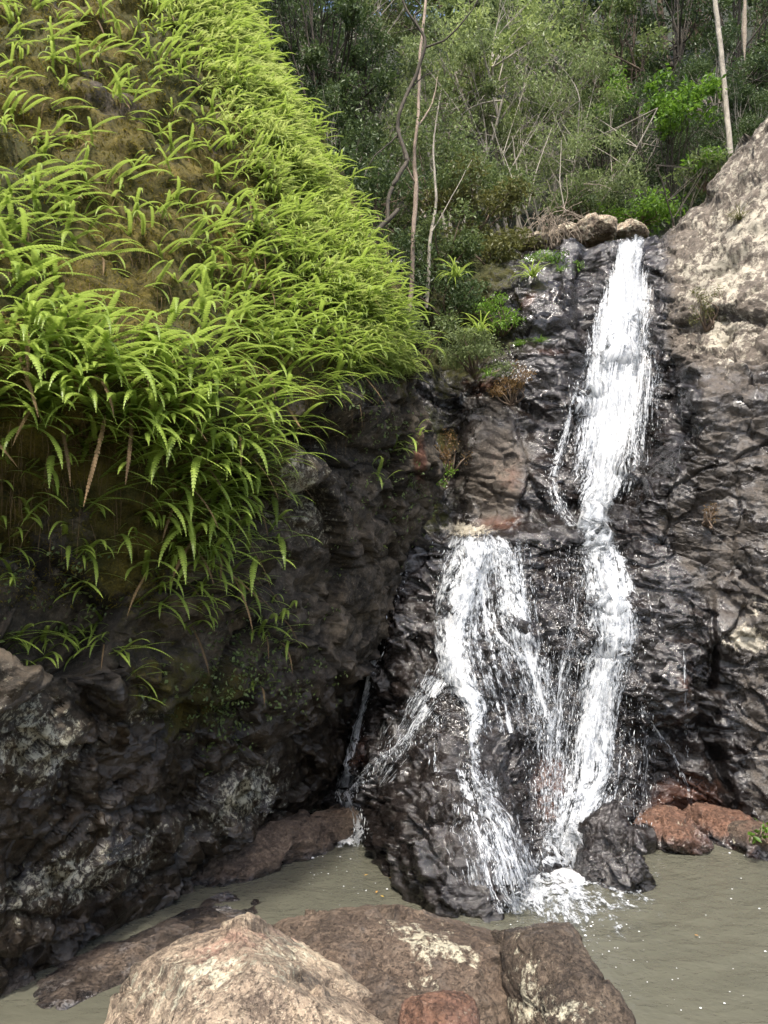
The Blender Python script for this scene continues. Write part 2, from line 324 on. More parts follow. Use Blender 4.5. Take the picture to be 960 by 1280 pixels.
# ------------------------------------------------------------------ the rock face the water runs down, and the big rock beside it
cols = [300, 400, 450, 520, 580, 640, 680, 720, 745, 775, 805, 835, 870, 915, 960, 1080, 1280]
basepy = [1010, 1030, 1050, 1128, 1150, 1140, 1095, 1080, 1075, 1070, 1062, 1058, 1054, 1054, 1056, 1085, 1140]
bd = [Wd(c, b) for c, b in zip(cols, basepy)]
T = {  # distance of the rock along each row, one number a column
 1040: [9.3, 8.9, 7.85, 6.75, 6.45, 6.55, 7.45, 7.7, 7.75, 7.8, 7.95, 8.05, 8.05, 7.95, 7.85, 7.3, 6.6],
 980: [9.5, 9.0, 8.2, 7.2, 7.0, 7.25, 7.85, 7.95, 7.9, 7.95, 8.15, 8.25, 8.2, 8.1, 7.95, 7.4, 6.7],
 900: [9.6, 9.1, 8.6, 7.85, 7.6, 7.8, 8.0, 8.1, 8.0, 8.0, 8.0, 8.1, 8.15, 8.2, 8.0, 7.5, 6.8],
 820: [9.7, 9.2, 8.8, 8.25, 7.95, 8.05, 8.15, 8.25, 8.15, 8.1, 8.1, 8.1, 8.15, 8.1, 8.0, 7.55, 6.85],
 745: [9.8, 9.3, 9.0, 8.55, 8.3, 8.35, 8.45, 8.5, 8.4, 8.3, 8.25, 8.2, 8.2, 8.1, 8.0, 7.6, 6.9],
 690: [9.9, 9.4, 9.15, 8.8, 8.55, 8.6, 8.65, 8.7, 8.65, 8.5, 8.35, 8.3, 8.25, 8.15, 8.05, 7.6, 6.95],
 668: [10.0, 9.6, 9.3, 8.95, 8.7, 8.7, 8.75, 8.8, 8.85, 8.65, 8.45, 8.35, 8.3, 8.2, 8.1, 7.65, 7.0],
 650: [10.3, 10.1, 9.9, 9.8, 9.75, 9.7, 9.7, 9.6, 9.6, 8.85, 8.5, 8.4, 8.35, 8.2, 8.1, 7.7, 7.0],
 610: [10.5, 10.3, 10.1, 10.0, 9.95, 9.85, 9.85, 9.9, 10.0, 9.95, 8.7, 8.45, 8.35, 8.25, 8.15, 7.7, 7.05],
 560: [10.7, 10.5, 10.3, 10.15, 10.05, 10.0, 9.95, 10.05, 10.2, 10.25, 10.15, 8.8, 8.4, 8.3, 8.2, 7.8, 7.1],
 500: [10.9, 10.7, 10.5, 10.35, 10.3, 10.15, 10.1, 10.2, 10.4, 10.45, 10.4, 9.9, 8.5, 8.35, 8.25, 7.9, 7.2],
 470: [11.1, 10.9, 10.7, 10.55, 10.4, 10.2, 10.2, 10.3, 10.5, 10.55, 10.5, 10.2, 9.1, 8.7, 8.5, 8.0, 7.3],
 410: [11.5, 11.3, 11.1, 10.9, 10.8, 10.5, 10.3, 10.35, 10.65, 10.7, 10.65, 10.3, 9.8, 9.3, 9.0, 8.4, 7.7],
 350: [12.2, 12.0, 11.7, 11.5, 11.3, 10.9, 10.6, 10.6, 10.85, 10.9, 10.85, 10.6, 10.25, 9.8, 9.4, 8.8, 8.0],
}
sky_py = [345, 340, 336, 330, 322, 312, 306, 303, 304, 303, 302, 292, 258, 206, 160, 60, -90]
sky_d = [13.2, 13.0, 12.8, 12.5, 12.2, 11.8, 11.5, 11.3, 11.3, 11.3, 11.3, 11.3, 11.2, 10.9, 10.5, 9.8, 9.0]
rows = [[under(c, b, -1.0) for c, b in zip(cols, basepy)], [(c, b, d) for c, b, d in zip(cols, basepy, bd)]]
for k, ds in T.items():
    rows.append([(c, k + (0 if c < 760 else 0), d) for c, d in zip(cols, ds)])
# the lower right rows shear so that the big rock's left edge follows its slanting line
rows.append([(c, a, d) for c, a, d in zip(cols, sky_py, sky_d)])
RC = ctrl_points(rows)
back1 = RC[-1] + np.array([[0.1, .9, .06 if c < 820 else -.05] for c in cols]); back2 = RC[-1] + np.array([[.3, 3.0, .15 if c < 820 else -.9] for c in cols])
back3 = RC[-1] + np.array([[.6, 6.0, .1 if c < 820 else -2.2] for c in cols])
RC = np.concatenate([RC, back1[None], back2[None], back3[None]], 0)
NR, NC = 720, 470
G = catmull(RC, NR)
# finer columns where the picture looks
G = catmull(G.transpose(1, 0, 2), NC).transpose(1, 0, 2)
N = grid_normals(G); N = -N if N[NR//2, NC//2, 1] > 0 else N
p = G.reshape(-1, 3); n = N.reshape(-1, 3); px, py = proj(p)
rot = Matrix.Rotation(.35, 3, 'Y') @ Matrix.Rotation(.2, 3, 'X'); q = p @ np.array(rot)
h1, c1 = blocks(q, (.75, .75, 1.0), 1.3, .018); h2, c2 = blocks(q, (1.7, 1.7, 2.8), 7.7, .022)
h3, c3 = blocks(q, (3.2, 3.2, 8.0), 15.7, .03); h4, c4 = blocks(q, (8, 8, 17), 31.7, .05)
rightrock = smooth(770, 860, px+.25*(py-560)*(py < 660))*1.0
tex = fbm(p*2.3+11, 4); fin = fbm(p*13+5, 4)
amp = .55 + .25*smooth(700, 400, py)
slab = np.clip(1.1*blob(px, py, 640, 580, 80, 110, 15)+.9*blob(px, py, 690, 430, 60, 60)+1.0*blob(px, py, 920, 620, 110, 150)+.3*blob(px, py, 830, 760, 70, 90)+1.0*blob(px, py, 772, 440, 60, 170)+1.0*blob(px, py, 700, 325, 60, 40)+1.2*blob(px, py, 930, 270, 110, 140)+1.0*blob(px, py, 1000, 200, 140, 120), 0, .92)
rg1 = fbm(p*np.array([2.2, 2.2, 3.0])+51, 5, .6, True); rg2 = fbm(p*np.array([7, 7, 10.0])+81, 4, .6, True)
disp = amp*(1-.5*slab)*(.18*h1 + .14*h2) + (1-.6*slab)*(.06*h3 + .018*h4) - .03*c1 - .018*c2*(1-.8*rightrock) + (1-.7*slab)*(.02*tex + .02*(rg1-.4) + .008*(rg2-.4))
feat = [(-.28, 735, 360, 12, 60, 0), (-.35, 835, 530, 14, 40, 0), (.16, 668, 475, 50, 60, 0), (.16, 685, 380, 40, 34, -20), (-.18, 660, 420, 60, 9, -8), (-.14, 640, 505, 60, 7, 25),
        (.22, 600, 560, 36, 50, 20), (-.3, 560, 560, 22, 90, 0), (-.16, 560, 660, 50, 30, 0), (.14, 650, 610, 50, 24, 0),
        (-.35, 830, 940, 30, 36, 0), (-.16, 893, 850, 5, 90, -3), (-.25, 900, 960, 8, 70, -20), (.12, 850, 870, 34, 70, 0), (-.13, 465, 900, 26, 40, 20), (-.22, 430, 900, 20, 70, 15), (.12, 490, 790, 22, 80, 10),
        (-.12, 660, 980, 30, 70, 0), (.10, 640, 780, 25, 12, 25), (.09, 600, 870, 26, 30, 0), (-.16, 610, 770, 24, 30, 0), (.06, 925, 600, 50, 60, 0),
        (-.12, 880, 250, 14, 24, -30), (-.16, 900, 410, 12, 20, 30), (-.1, 860, 420, 26, 30, 0), (-.1, 850, 480, 40, 6, 0)]
for a, x, y, rx, ry, rt in feat: disp += a*blob(px, py, x, y, rx, ry, rt)
# lines of strata on the big rock
stq = (p[:, 2]-p[:, 0]*.18+.22*fbm(p*1.3+77, 4))*3.1; stf = stq-np.floor(stq); lay = _h(np.stack([np.floor(stq).astype(int)]*3, 1), 2)
stm = rightrock*smooth(-.12, .15, fbm(p*np.array([1.3, 1.3, 2.5])+4+lay[:, None]*9, 3))
stq2 = (p[:, 2]+p[:, 0]*.22+.16*fbm(p*2.1+17, 4))*9; stf2 = stq2-np.floor(stq2)
stm2 = rightrock*smooth(.0, .2, fbm(p*np.array([2.2, 2.2, 5])+34, 3))
disp += .07*(stf-.5)*stm*(lay+.3) + .022*(stf2-.5)*stm2
p2 = p + n*disp[:, None]
px2, py2 = proj(p2)
crack = np.clip(c1*.9+c2*.7+c3*.2, 0, 1)*(1-.75*rightrock)
upper_right = smooth(-30, 60, px2-(820+.0*py2))*smooth(500, 420, py2)
block = smooth(0, 40, px2-np.interp(py2, [450, 560, 655, 760, 820, 1000], [850, 840, 790, 860, 890, 910]))*smooth(455, 490, py2)
wet = 1.0 - .98*upper_right - .46*block
wet = wet - .75*blob(px2, py2, 620, 590, 55, 90, 10) - .35*blob(px2, py2, 600, 470, 50, 40) - .45*blob(px2, py2, 700, 285, 90, 16)-.4*blob(px2, py2, 630, 365, 40, 26)
wet = np.clip(wet + .5*smooth(.15, -.1, p2[:, 2]), 0, 1)
red = .95*blob(px2, py2, 855, 1010, 55, 45) + .5*blob(px2, py2, 855, 870, 16, 55)+.75*blob(px2, py2, 690, 985, 26, 60)+.6*blob(px2, py2, 620, 655, 40, 12)+.45*blob(px2, py2, 640, 585, 60, 60, 30)+.62*blob(px2, py2, 655, 375, 34, 18)\
      +.55*blob(px2, py2, 600, 480, 50, 20)+.45*blob(px2, py2, 480, 940, 50, 20, -30)+.5*blob(px2, py2, 445, 920, 16, 60, 15)+.38*blob(px2, py2, 920, 740, 60, 60)+.35*blob(px2, py2, 690, 500, 30, 20) + .5*blob(px2, py2, 455, 800, 12, 60, 10)+.55*blob(px2, py2, 690, 440, 40, 8)+.3*blob(px2, py2, 560, 1060, 60, 40)
pale = .10 + .32*upper_right*(.75+1.0*fbm(p2*1.1+8, 3)) + .45*blob(px2, py2, 930, 800, 28, 14) + .45*blob(px2, py2, 580, 662, 40, 10)+.4*blob(px2, py2, 720, 275, 110, 12)+.4*blob(px2, py2, 580, 690, 10, 8)+.2*blob(px2, py2, 950, 760, 40, 60)
moss = .7*blob(px2, py2, 545, 580, 40, 80)*(.8+fbm(p2*2, 3)) + .75*blob(px2, py2, 570, 420, 90, 70)+.6*blob(px2, py2, 580, 330, 90, 40)+.35*blob(px2, py2, 890, 390, 50, 30)+.4*blob(px2, py2, 520, 650, 40, 30)
face_me = mesh_np('rock_face', p2, grid_faces(NR, NC), [M['face']], attrs={'wet': wet, 'moss': np.clip(moss, 0, 1), 'pale': pale, 'red': np.clip(red, 0, 1), 'crack': crack*.8})
face = link('rock_face', face_me, kind='structure', label='stepped wet black rock face under the waterfall with dry grey rock beside it', cat='rock face')
bvh_face = BVHTree.FromPolygons([tuple(x) for x in p2.astype(float)], grid_faces(NR, NC).tolist())

# ------------------------------------------------------------------ hillside and streambed
gx = np.linspace(-60, 60, 220); gy = np.concatenate([np.linspace(-30, 10.5, 40), np.linspace(10.8, 80, 170)])
X, Y = np.meshgrid(gx, gy)
def hill(x, y):
    t = np.maximum(y-12.5, 0)
    gully = np.exp(-((x-3.0-.12*t)/2.6)**2)
    z = 7.0 + t*.84 - gully*(np.minimum(t, 8)*.33) + .45*np.abs(x-3)*smooth(0, 5, t)*.25
    z = np.where(x < .5, z-(.5-x)*.35*smooth(10, 0, t), z)
    z = z - 9.5*smooth(12.6, 10.6, y)
    return z
q = np.stack([X.ravel(), Y.ravel(), np.zeros(X.size)], 1)
Z = hill(q[:, 0], q[:, 1]) + .5*fbm(q*.35, 3) + .15*fbm(q*1.3, 3)
q[:, 2] = np.where(q[:, 1] < 11.5, -1.3, Z)
q[:, 2] = np.where((q[:, 1] >= 10.4) & (q[:, 1] < 12.5), np.minimum(Z, 6.0), q[:, 2])
t = NT('forest soil'); co = t.n('TexCoord').outputs['Object']
c = t.ramp(t.noise(co, 2.2, 8, .7), [(.35, (.006, .008, .003)), (.55, (.02, .024, .008)), (.7, (.05, .04, .022))])
M['soil'] = t.out(t.n('BsdfPrincipled', {'Base Color': c, 'Roughness': .95, 'Normal': t.bump(t.noise(co, 8, 6, .7), .8, .1)}).outputs[0])
terr_me = mesh_np('terrain', q, grid_faces(len(gy), len(gx)), [M['soil']])
terrain = link('terrain', terr_me, kind='structure', label='steep forested hillside rising behind the waterfall', cat='hillside')
def hz(x, y):
    ok, loc, nn, i = terrain.ray_cast(Vector((x, y, 200)), Vector((0, 0, -1))); return loc.z if ok else 7.0

# ------------------------------------------------------------------ boulders
import bmesh
_ico = {}
def ico(sub):
    if sub not in _ico:
        bm = bmesh.new(); bmesh.ops.create_icosphere(bm, subdivisions=sub, radius=1)
        v = np.array([x.co[:] for x in bm.verts]); f = np.array([[a.index for a in g.verts] for g in bm.faces]); bm.free(); _ico[sub] = (v, f)
    return _ico[sub]
def boulder(name, mat, c, r, rotz=0, tilt=(0, 0), facets=9, seed=0, sub=6, rough=1.0, label='', cat='boulder', group=None, attrs=None, cuts=(), power=2.6):
    v, f = ico(sub); rs = np.random.default_rng(seed)
    s = (np.abs(v)**power).sum(1)**(-1/power); u = v*s[:, None]
    for k in range(facets):
        d = rs.normal(size=3); d /= np.linalg.norm(d); hh = rs.uniform(.68, .92)
        e = u@d - hh; u = u - np.outer(np.maximum(e, 0)*.85, d)
    for d, hh in cuts:
        d = np.array(d, float); d /= np.linalg.norm(d); e = u@d - hh; u = u - np.outer(np.maximum(e, 0)*.92, d)
    Rm = np.array(Matrix.Rotation(rotz, 3, 'Z') @ Matrix.Rotation(tilt[0], 3, 'X') @ Matrix.Rotation(tilt[1], 3, 'Y'))
    w = (u*np.array(r)) @ Rm.T; nn = v/np.array(r); nn = nn @ Rm.T; nn /= np.linalg.norm(nn, axis=1)[:, None]
    W0 = w + np.array(c) ; S = max(r); o = seed*3.7
    a1, k1 = blocks(W0, (1.6/S,)*3, o, .02); a2, k2 = blocks(W0, (4.2/S,)*3, o+3, .03); a3, k3 = blocks(W0, (10/S,)*3, o+8, .05)
    dd = S*rough*(.05*a1+.03*a2+.010*a3-.012*k1-.006*k2-.003*k3+.05*fbm(W0*2.2/S+o, 4)+.02*(fbm(W0*6/S+o, 5, .62, True)-.4)+.010*fbm(W0*22/S, 4))
    w = w + nn*dd[:, None]
    Wd_ = w + np.array(c); bx, by = proj(Wd_)
    A = {'wet': np.zeros(len(w)), 'moss': np.zeros(len(w)), 'pale': np.full(len(w), .12), 'red': np.zeros(len(w)), 'crack': np.clip(k1*.5+k2*.3+k3*.1, 0, 1)*.5}
    if attrs: attrs(A, Wd_, bx, by, nn)
    for k in A: A[k] = np.clip(A[k], 0, 1)
    me = mesh_np(name, w, f, [mat], attrs=A)
    return link(name, me, None, label, cat, group, loc=c)

def a_pale(A, w, x, y, n):
    A['red'] = .40*blob(x, y, 320, 1170, 110, 50)+.25*blob(x, y, 250, 1200, 60, 50)+.22*blob(x, y, 430, 1250, 60, 30)
    A['pale'] = .17+.2*blob(x, y, 270, 1208, 40, 30)+.2*blob(x, y, 365, 1190, 50, 36)+.18*blob(x, y, 200, 1240, 70, 40)
    A['wet'] = .5*blob(x, y, 400, 1245, 50, 30)*.8
def a_flat(A, w, x, y, n):
    A['red'] = .25*blob(x, y, 470, 1190, 80, 30)+.06; A['pale'] = .10+.26*blob(x, y, 510, 1168, 55, 20, 25)+.26*blob(x, y, 575, 1190, 50, 18, 35)+.22*blob(x, y, 530, 1225, 30, 35)
    A['wet'] = .36+.5*smooth(.22, .02, w[:, 2]); A['moss'] = .1+.0*x
def a_dark(A, w, x, y, n):
    A['pale'] = .10+.24*blob(x, y, 655, 1215, 30, 50)+.26*blob(x, y, 720, 1262, 40, 22)+.22*blob(x, y, 650, 1262, 30, 20)
    A['wet'] = .18+.3*smooth(1200, 1150, y)+.6*smooth(.25, .02, w[:, 2]); A['red'] = .15*blob(x, y, 680, 1185, 30, 30)
def a_wet(A, w, x, y, n): A['wet'] += 1.0; A['pale'] *= 0; A['red'] += .25*blob(x, y, 755, 1030, 30, 20)
def a_red(A, w, x, y, n): A['wet'] += .38+.4*smooth(.2, .0, w[:, 2]); A['red'] += .5; A['pale'] += .1
def a_damp(A, w, x, y, n): A['wet'] += .22+.4*smooth(.12, -.02, w[:, 2]); A['red'] += .3
def a_dry(A, w, x, y, n): A['pale'] += .2

c0 = P(308, 1398, 3.95)
boulder('boulder', M['boulder_pale'], c0, (1.12, .95, .98), rotz=.25, facets=5, seed=4, sub=7, rough=.75, attrs=a_pale, power=2.2,
        cuts=[((.62, .1, .78), .62), ((-.85, -.1, .55), .60), ((.15, -.85, .55), .70), ((.9, -.3, .3), .70), ((-.3, .3, .9), .80)],
        label='big pale pinkish lichen-spotted boulder nearest the viewer at the bottom edge')
boulder('boulder', M['boulder_brown'], P(470, 1270, 4.75), (.95, .95, .40), rotz=-.2, facets=8, seed=9, sub=7, rough=.75, attrs=a_flat, power=3,
        label='low reddish brown flat boulder with cream lichen streaks behind the pale pink boulder')
boulder('boulder', M['boulder_dark'], P(694, 1284, 4.5), (.275, .9, .49), rotz=.12, tilt=(.18, 0), facets=6, seed=12, sub=7, rough=.8, attrs=a_dark, power=2.4,
        label='dark brown elongated boulder with round top standing between flat boulder and pool')
boulder('boulder', M['boulder_red'], P(548, 1275, 3.9), (.19, .17, .10), facets=4, seed=21, sub=5, attrs=a_red,
        label='small rounded rusty red stone wedged between the foreground boulders')
boulder('boulder', M['boulder_brown'], W(225, 1190, -.13), (.40, 1.35, .17), rotz=-.60, facets=4, seed=25, sub=6, rough=.35, attrs=a_damp,
        label='long drowned brown rock lying beside the channel left of the pale boulder')
boulder('boulder', M['boulder_brown'], W(355, 1062, .0), (.33, 1.25, .27), rotz=-.68, facets=6, seed=28, sub=6, attrs=a_damp,
        label='wet brown tongue of rock pointing from the thin side cascade into the channel')
boulder('boulder', M['face'], P(772, 1085, 6.95), (.36, .42, .52), rotz=.3, facets=6, seed=33, sub=7, rough=1.9, attrs=a_wet, power=2.0, cuts=[((.8, -.3, .55), .5), ((-.6, -.4, .65), .7)],
        label='black cone-shaped wet boulder at the foot of the main cascade')
boulder('boulder', M['boulder_red'], P(836, 1045, 7.8), (.36, .42, .24), facets=10, seed=40, sub=6, rough=1.3, attrs=a_red, label='orange brown wet boulder at pool edge right beside the black cone boulder')
boulder('boulder', M['boulder_red'], P(893, 1042, 8.0), (.34, .45, .25), rotz=.5, facets=10, seed=43, sub=6, rough=1.3, attrs=a_red, label='rusty orange boulder at pool edge with thin trickle on its side')
boulder('boulder', M['boulder_brown'], P(948, 1060, 7.55), (.22, .5, .2), rotz=.5, facets=6, seed=46, sub=5, attrs=a_red, label='low brown stone under the bright green seedling at pool edge')
boulder('boulder', M['boulder_red'], P(846, 1052, 7.55), (.16, .18, .14), facets=6, seed=49, sub=5, attrs=a_red, label='small pinkish stone touching water below the orange boulders')
for k, (x, y, d, r, lb) in enumerate([(742, 290, 12.6, (.40, .4, .22), 'sunlit cream streambed boulder on the skyline above the waterfall lip'),
                                      (788, 290, 12.9, (.28, .3, .17), 'small pale streambed boulder closest to the big dry rock above the lip'),
                                      (668, 304, 12.3, (.3, .3, .14), 'low pale stone under the dry brush above the falls'),
                                      (703, 297, 12.9, (.32, .3, .22), 'brown streambed boulder between dry brush and cream boulder')]):
    boulder('boulder', M['boulder_pale'], P(x, y, d), r, rotz=k, facets=8, seed=60+k, sub=5, attrs=a_dry, label=lb)

# ------------------------------------------------------------------ pool
t = NT('murky pool water'); co = t.n('TexCoord').outputs['Object']
rip = t.attr('agit')
w1 = t.noise(t.map(co, (1, 1.6, 1)), 3.6, 4, .55, .6); w2 = t.noise(t.map(co, (1, 1.3, 1)), 11, 3, .5, .8)
w3 = t.noise(t.map(co, (1, 1.4, 1), (0, 0, .5)), 2.2, 3, .5, .3)
hh = t.math('ADD', t.math('ADD', w3, t.math('MULTIPLY', w1, .7)), t.math('MULTIPLY', w2, t.math('ADD', t.math('MULTIPLY', rip, .8), .28)))
murk = t.mix(t.noise(co, .8, 4, .6, .5), (.100, .100, .076), (.148, .144, .106))
pb = t.n('BsdfPrincipled', {'Base Color': murk, 'Roughness': .04, 'IOR': 1.4, 'Normal': t.bump(hh, .42, .05)})
tr = t.n('BsdfTransparent', {'Color': (.55, .56, .42, 1)})
lw = t.n('LayerWeight', {'Blend': .25}).outputs['Facing']
M['pool'] = t.out(t.n('MixShader', {'Fac': .80, 1: tr.outputs[0], 2: pb.outputs[0]}).outputs[0])
gx = np.linspace(-9, 9, 400); gy = np.linspace(-4, 10.2, 360); X, Y = np.meshgrid(gx, gy)
q = np.stack([X.ravel(), Y.ravel(), np.zeros(X.size)], 1); wx, wy = proj(q)
src = W(690, 1085); r_ = np.hypot(q[:, 0]-src[0], q[:, 1]-src[1]); agit = np.exp(-(r_/1.6)**2)
q[:, 2] = .004*fbm(q*np.array([5, 7, 1])+2, 3)+.03*agit*fbm(q*np.array([7, 7, 1.0]), 3) + .008*np.exp(-r_/2.8)*np.sin(r_*15+3*fbm(q*1.5, 2))
pool = link('water', mesh_np('water', q, grid_faces(360, 400), [M['pool']], attrs={'agit': agit}), kind='structure', label='murky olive pool at the foot of the cascades', cat='pool')
# ------------------------------------------------------------------ falling water
t = NT('white falling water')
uv = t.n('UVMap', uv_map='flow').outputs[0]
dens, coarse = t.attr('dens'), t.attr('coarse')
sA = t.noise(t.map(uv, (34, 1.6, 1)), 1.0, 6, .62, .35); sB = t.noise(t.map(uv, (13, 6.5, 1)), 1.0, 7, .68, .9)
st_ = t.n('Mix', {'Factor': coarse, 'A': sA, 'B': sB}).outputs[0]
lane = t.noise(t.map(uv, (11, .9, 1)), 1.0, 3, .55, .5)
fr = t.noise(t.map(uv, (75, 16, 1)), 1.0, 4, .6, .4)
v = t.math('ADD', t.math('MULTIPLY', dens, .78), t.math('ADD', t.math('MULTIPLY', t.math('SUBTRACT', st_, .5), 3.0), t.math('ADD', t.math('MULTIPLY', t.math('SUBTRACT', fr, .5), 1.6), t.math('MULTIPLY', t.math('SUBTRACT', lane, .5), t.lin(coarse, .2, .7, .6, 2.0)))))
alpha = t.step(v, .36, 1.0)
wcol = t.mix(t.step(v, .5, 1.1), (.50, .54, .58), (.80, .81, .82))
b = t.n('BsdfPrincipled', {'Base Color': wcol, 'Roughness': .35, 'Normal': t.bump(t.math('ADD', st_, t.math('MULTIPLY', fr, .5)), .2, .02)})
tl = t.n('BsdfTranslucent', {'Color': (.7, .73, .75, 1)})
m1 = t.n('MixShader', {'Fac': .3, 1: b.outputs[0], 2: tl.outputs[0]})
tr = t.n('BsdfTransparent')
M['white_water'] = t.out(t.n('MixShader', {'Fac': alpha, 1: tr.outputs[0], 2: m1.outputs[0]}).outputs[0])
t = NT('water drops')
b = t.n('BsdfPrincipled', {'Base Color': (.9, .92, .94, 1), 'Roughness': .25})
M['drops'] = t.out(t.n('MixShader', {'Fac': .25, 1: b.outputs[0], 2: t.n('BsdfTranslucent', {'Color': (.9, .93, .95, 1)}).outputs[0]}).outputs[0])

CAMP = Vector((0, 0, CAM_H))
def ray_hit(bvh, x, y):
    d = Vector(P(x, y, 5.0)) - CAMP; d.normalize()
    loc, nn, i, dist = bvh.ray_cast(CAMP, d)
    return loc, nn
def hit_grid(px, py, smooth_v=3, smooth_u=2, bvh=None):
    nv, nu = px.shape; D = np.full((nv, nu), np.nan)
    for i in range(nv):
        for j in range(nu):
            loc, nn = ray_hit(bvh or bvh_face, px[i, j], py[i, j])
            if loc is not None: D[i, j] = loc.y
    for j in range(nu):
        c = D[:, j]; ok = ~np.isnan(c)
        if ok.any(): D[:, j] = np.interp(np.arange(nv), np.where(ok)[0], c[ok])
    def box(a, k, ax):
        if k < 1: return a
        a = np.moveaxis(a, ax, 0); pad = np.concatenate([np.repeat(a[:1], k, 0), a, np.repeat(a[-1:], k, 0)])
        cs = np.cumsum(np.concatenate([np.zeros_like(pad[:1]), pad]), 0); r = (cs[2*k+1:]-cs[:-2*k-1])/(2*k+1)
        return np.moveaxis(r, 0, ax)
    Dm = box(box(D, smooth_v, 0), smooth_u, 1)
    return np.minimum(Dm, D+.07)
def stream_mesh(name, path, layers=((.03, 0, 1.0), (.07, 5, .8)), coarse=.6, nu=15, step=7.0, froth=.03, dens_v=None, sv=4, edge=1.6, parent=None, drops=0, dsize=.010, dspread=1.25, prof=None, tip=True):
    path = np.array(path, float)
    seg = np.concatenate([[0], np.cumsum(np.hypot(*np.diff(path[:, :2], axis=0).T))])
    nv = max(8, int(seg[-1]/step)); cc = catmull(path, 200)
    sl = np.concatenate([[0], np.cumsum(np.hypot(*np.diff(cc[:, :2], axis=0).T))])
    s = np.linspace(0, sl[-1], nv); cx, cy, hw = (np.interp(s, sl, cc[:, k]) for k in range(3))
    u = np.linspace(-1, 1, nu)
    PX = cx[:, None]+hw[:, None]*u[None]; PY = np.repeat(cy[:, None], nu, 1)
    D = hit_grid(PX, PY, sv)
    V, F, U, DE, CO = [], [], [], [], []; base = 0
    tt = s/s[-1]
    dv = np.ones(nv) if dens_v is None else np.interp(tt, *zip(*dens_v))
    pr = (1-np.abs(u)**edge) if prof is None else np.interp(u, *zip(*prof))
    for off, sd, k in layers:
        Q = P(PX, PY, D)
        vlen = np.concatenate([[0], np.cumsum(np.linalg.norm(np.diff(Q[:, nu//2], axis=0), axis=1))])
        width = np.linalg.norm(Q[:, -1]-Q[:, 0], axis=1)
        flat = Q.reshape(-1, 3)
        nrm = grid_normals(Q); nrm = np.where((nrm[..., 1:2] > 0), -nrm, nrm).reshape(-1, 3)
        uu = (u[None]*np.maximum(width, .1)[:, None]*.5); vv = np.repeat(vlen[:, None], nu, 1)
        q3 = np.stack([uu.ravel()*9, vv.ravel()*2.5, np.full(nv*nu, sd*3.1)], 1)
        bulge = off*(.45+.75*np.clip(pr, 0, 1))[None].repeat(nv, 0).ravel()
        lump = froth*(fbm(q3, 3)+fbm(q3*2.3+9, 3))
        flat = flat + nrm*(bulge+lump)[:, None]
        V.append(flat); F.append(grid_faces(nv, nu)+base); base += nv*nu
        U.append(np.stack([uu.ravel()+sd*7.3, vv.ravel()+sd*3.7], 1))
        dd = (pr[None]*1.15-.12)*dv[:, None]*k
        if tip: dd = dd*smooth(0, .04, tt)[:, None] - .5*(1-smooth(0, .02, tt))[:, None]
        DE.append(dd.ravel()); CO.append(np.full(nv*nu, coarse))
    me = mesh_np(name, np.concatenate(V), np.concatenate(F), [M['white_water']], attrs={'dens': np.concatenate(DE), 'coarse': np.concatenate(CO)}, uv=np.concatenate(U))
    o = link('stream', me, parent)
    if drops:
        r = np.random.default_rng(int(seg[-1]*10)+drops)
        i = r.integers(1, nv-1, drops); uu = np.clip(r.normal(0, .55, drops), -1.3, 1.3)*dspread
        jx = cx[i]+uu*hw[i]+r.normal(0, 3, drops); jy = cy[i]+r.uniform(-step, step, drops)
        j = np.clip(((uu+1)/2*(nu-1)).astype(int), 0, nu-1)
        pos = P(jx, jy, D[i, j]-r.uniform(.03, .16, drops))
        drop_mesh(pos, dsize, parent, r)
    return o
_dv = np.array([[0, 0, 1], [.5, 0, 0], [-.25, .43, 0], [-.25, -.43, 0], [0, 0, -1]]); _df = np.array([[0, 1, 2], [0, 2, 3], [0, 3, 1], [4, 2, 1], [4, 3, 2], [4, 1, 3]])
def drop_mesh(pos, size, parent, r, name='spray', stretch=3.2):
    n = len(pos); s = size*r.lognormal(0, .45, n); st = r.uniform(1.0, stretch, n)
    v = _dv[None]*s[:, None, None]; v[:, :, 2] *= st[:, None]
    v[:, :, 0] += v[:, :, 2]*r.normal(0, .25, n)[:, None]
    v = (v+pos[:, None]).reshape(-1, 3); f = (_df[None]+np.arange(n)[:, None, None]*5).reshape(-1, 3)
    return link(name, mesh_np(name, v, f, [M['drops']]), parent, kind='stuff')

def water_thing(name, px, py, label, cat):
    loc, _ = ray_hit(bvh_face, px, py); loc = loc or Vector(P(px, py, 7.5))
    return empty(name, (0, 0, 0), 0, label, cat)
wf = water_thing('waterfall', 745, 655, 'tall white upper waterfall plunging from the skyline lip between black rocks', 'waterfall')
stream_mesh('upper_fall', [(787, 300, 13), (785, 325, 20), (781, 370, 36), (776, 430, 52), (769, 500, 62), (764, 560, 62), (756, 605, 46), (744, 640, 24), (738, 662, 18)],
            layers=((.06, 0, 1.32), (.13, 5, 1.1), (.22, 9, .72)), coarse=.22, nu=33, step=5, sv=24, froth=.006,
            prof=[(-1, .05), (-.8, .4), (-.55, .85), (-.2, 1.15), (.15, 1.1), (.45, .78), (.75, .5), (1, .12)], dens_v=[(0, 1.25), (.35, 1.15), (.6, .92), (.8, .8), (.9, 1.1), (1, 1.3)], parent=wf, drops=1100, dsize=.006, dspread=1.0)
stream_mesh('side_thread', [(722, 470, 3), (708, 530, 6), (697, 575, 8), (690, 605, 12), (702, 640, 14), (716, 660, 12)], layers=((.03, 2, .72), (.05, 8, .6)), coarse=.5, nu=9, parent=wf, drops=120, dsize=.007)
cs = water_thing('cascade', 745, 800, 'thick white main cascade dropping from the ledge directly under the upper waterfall', 'cascade')
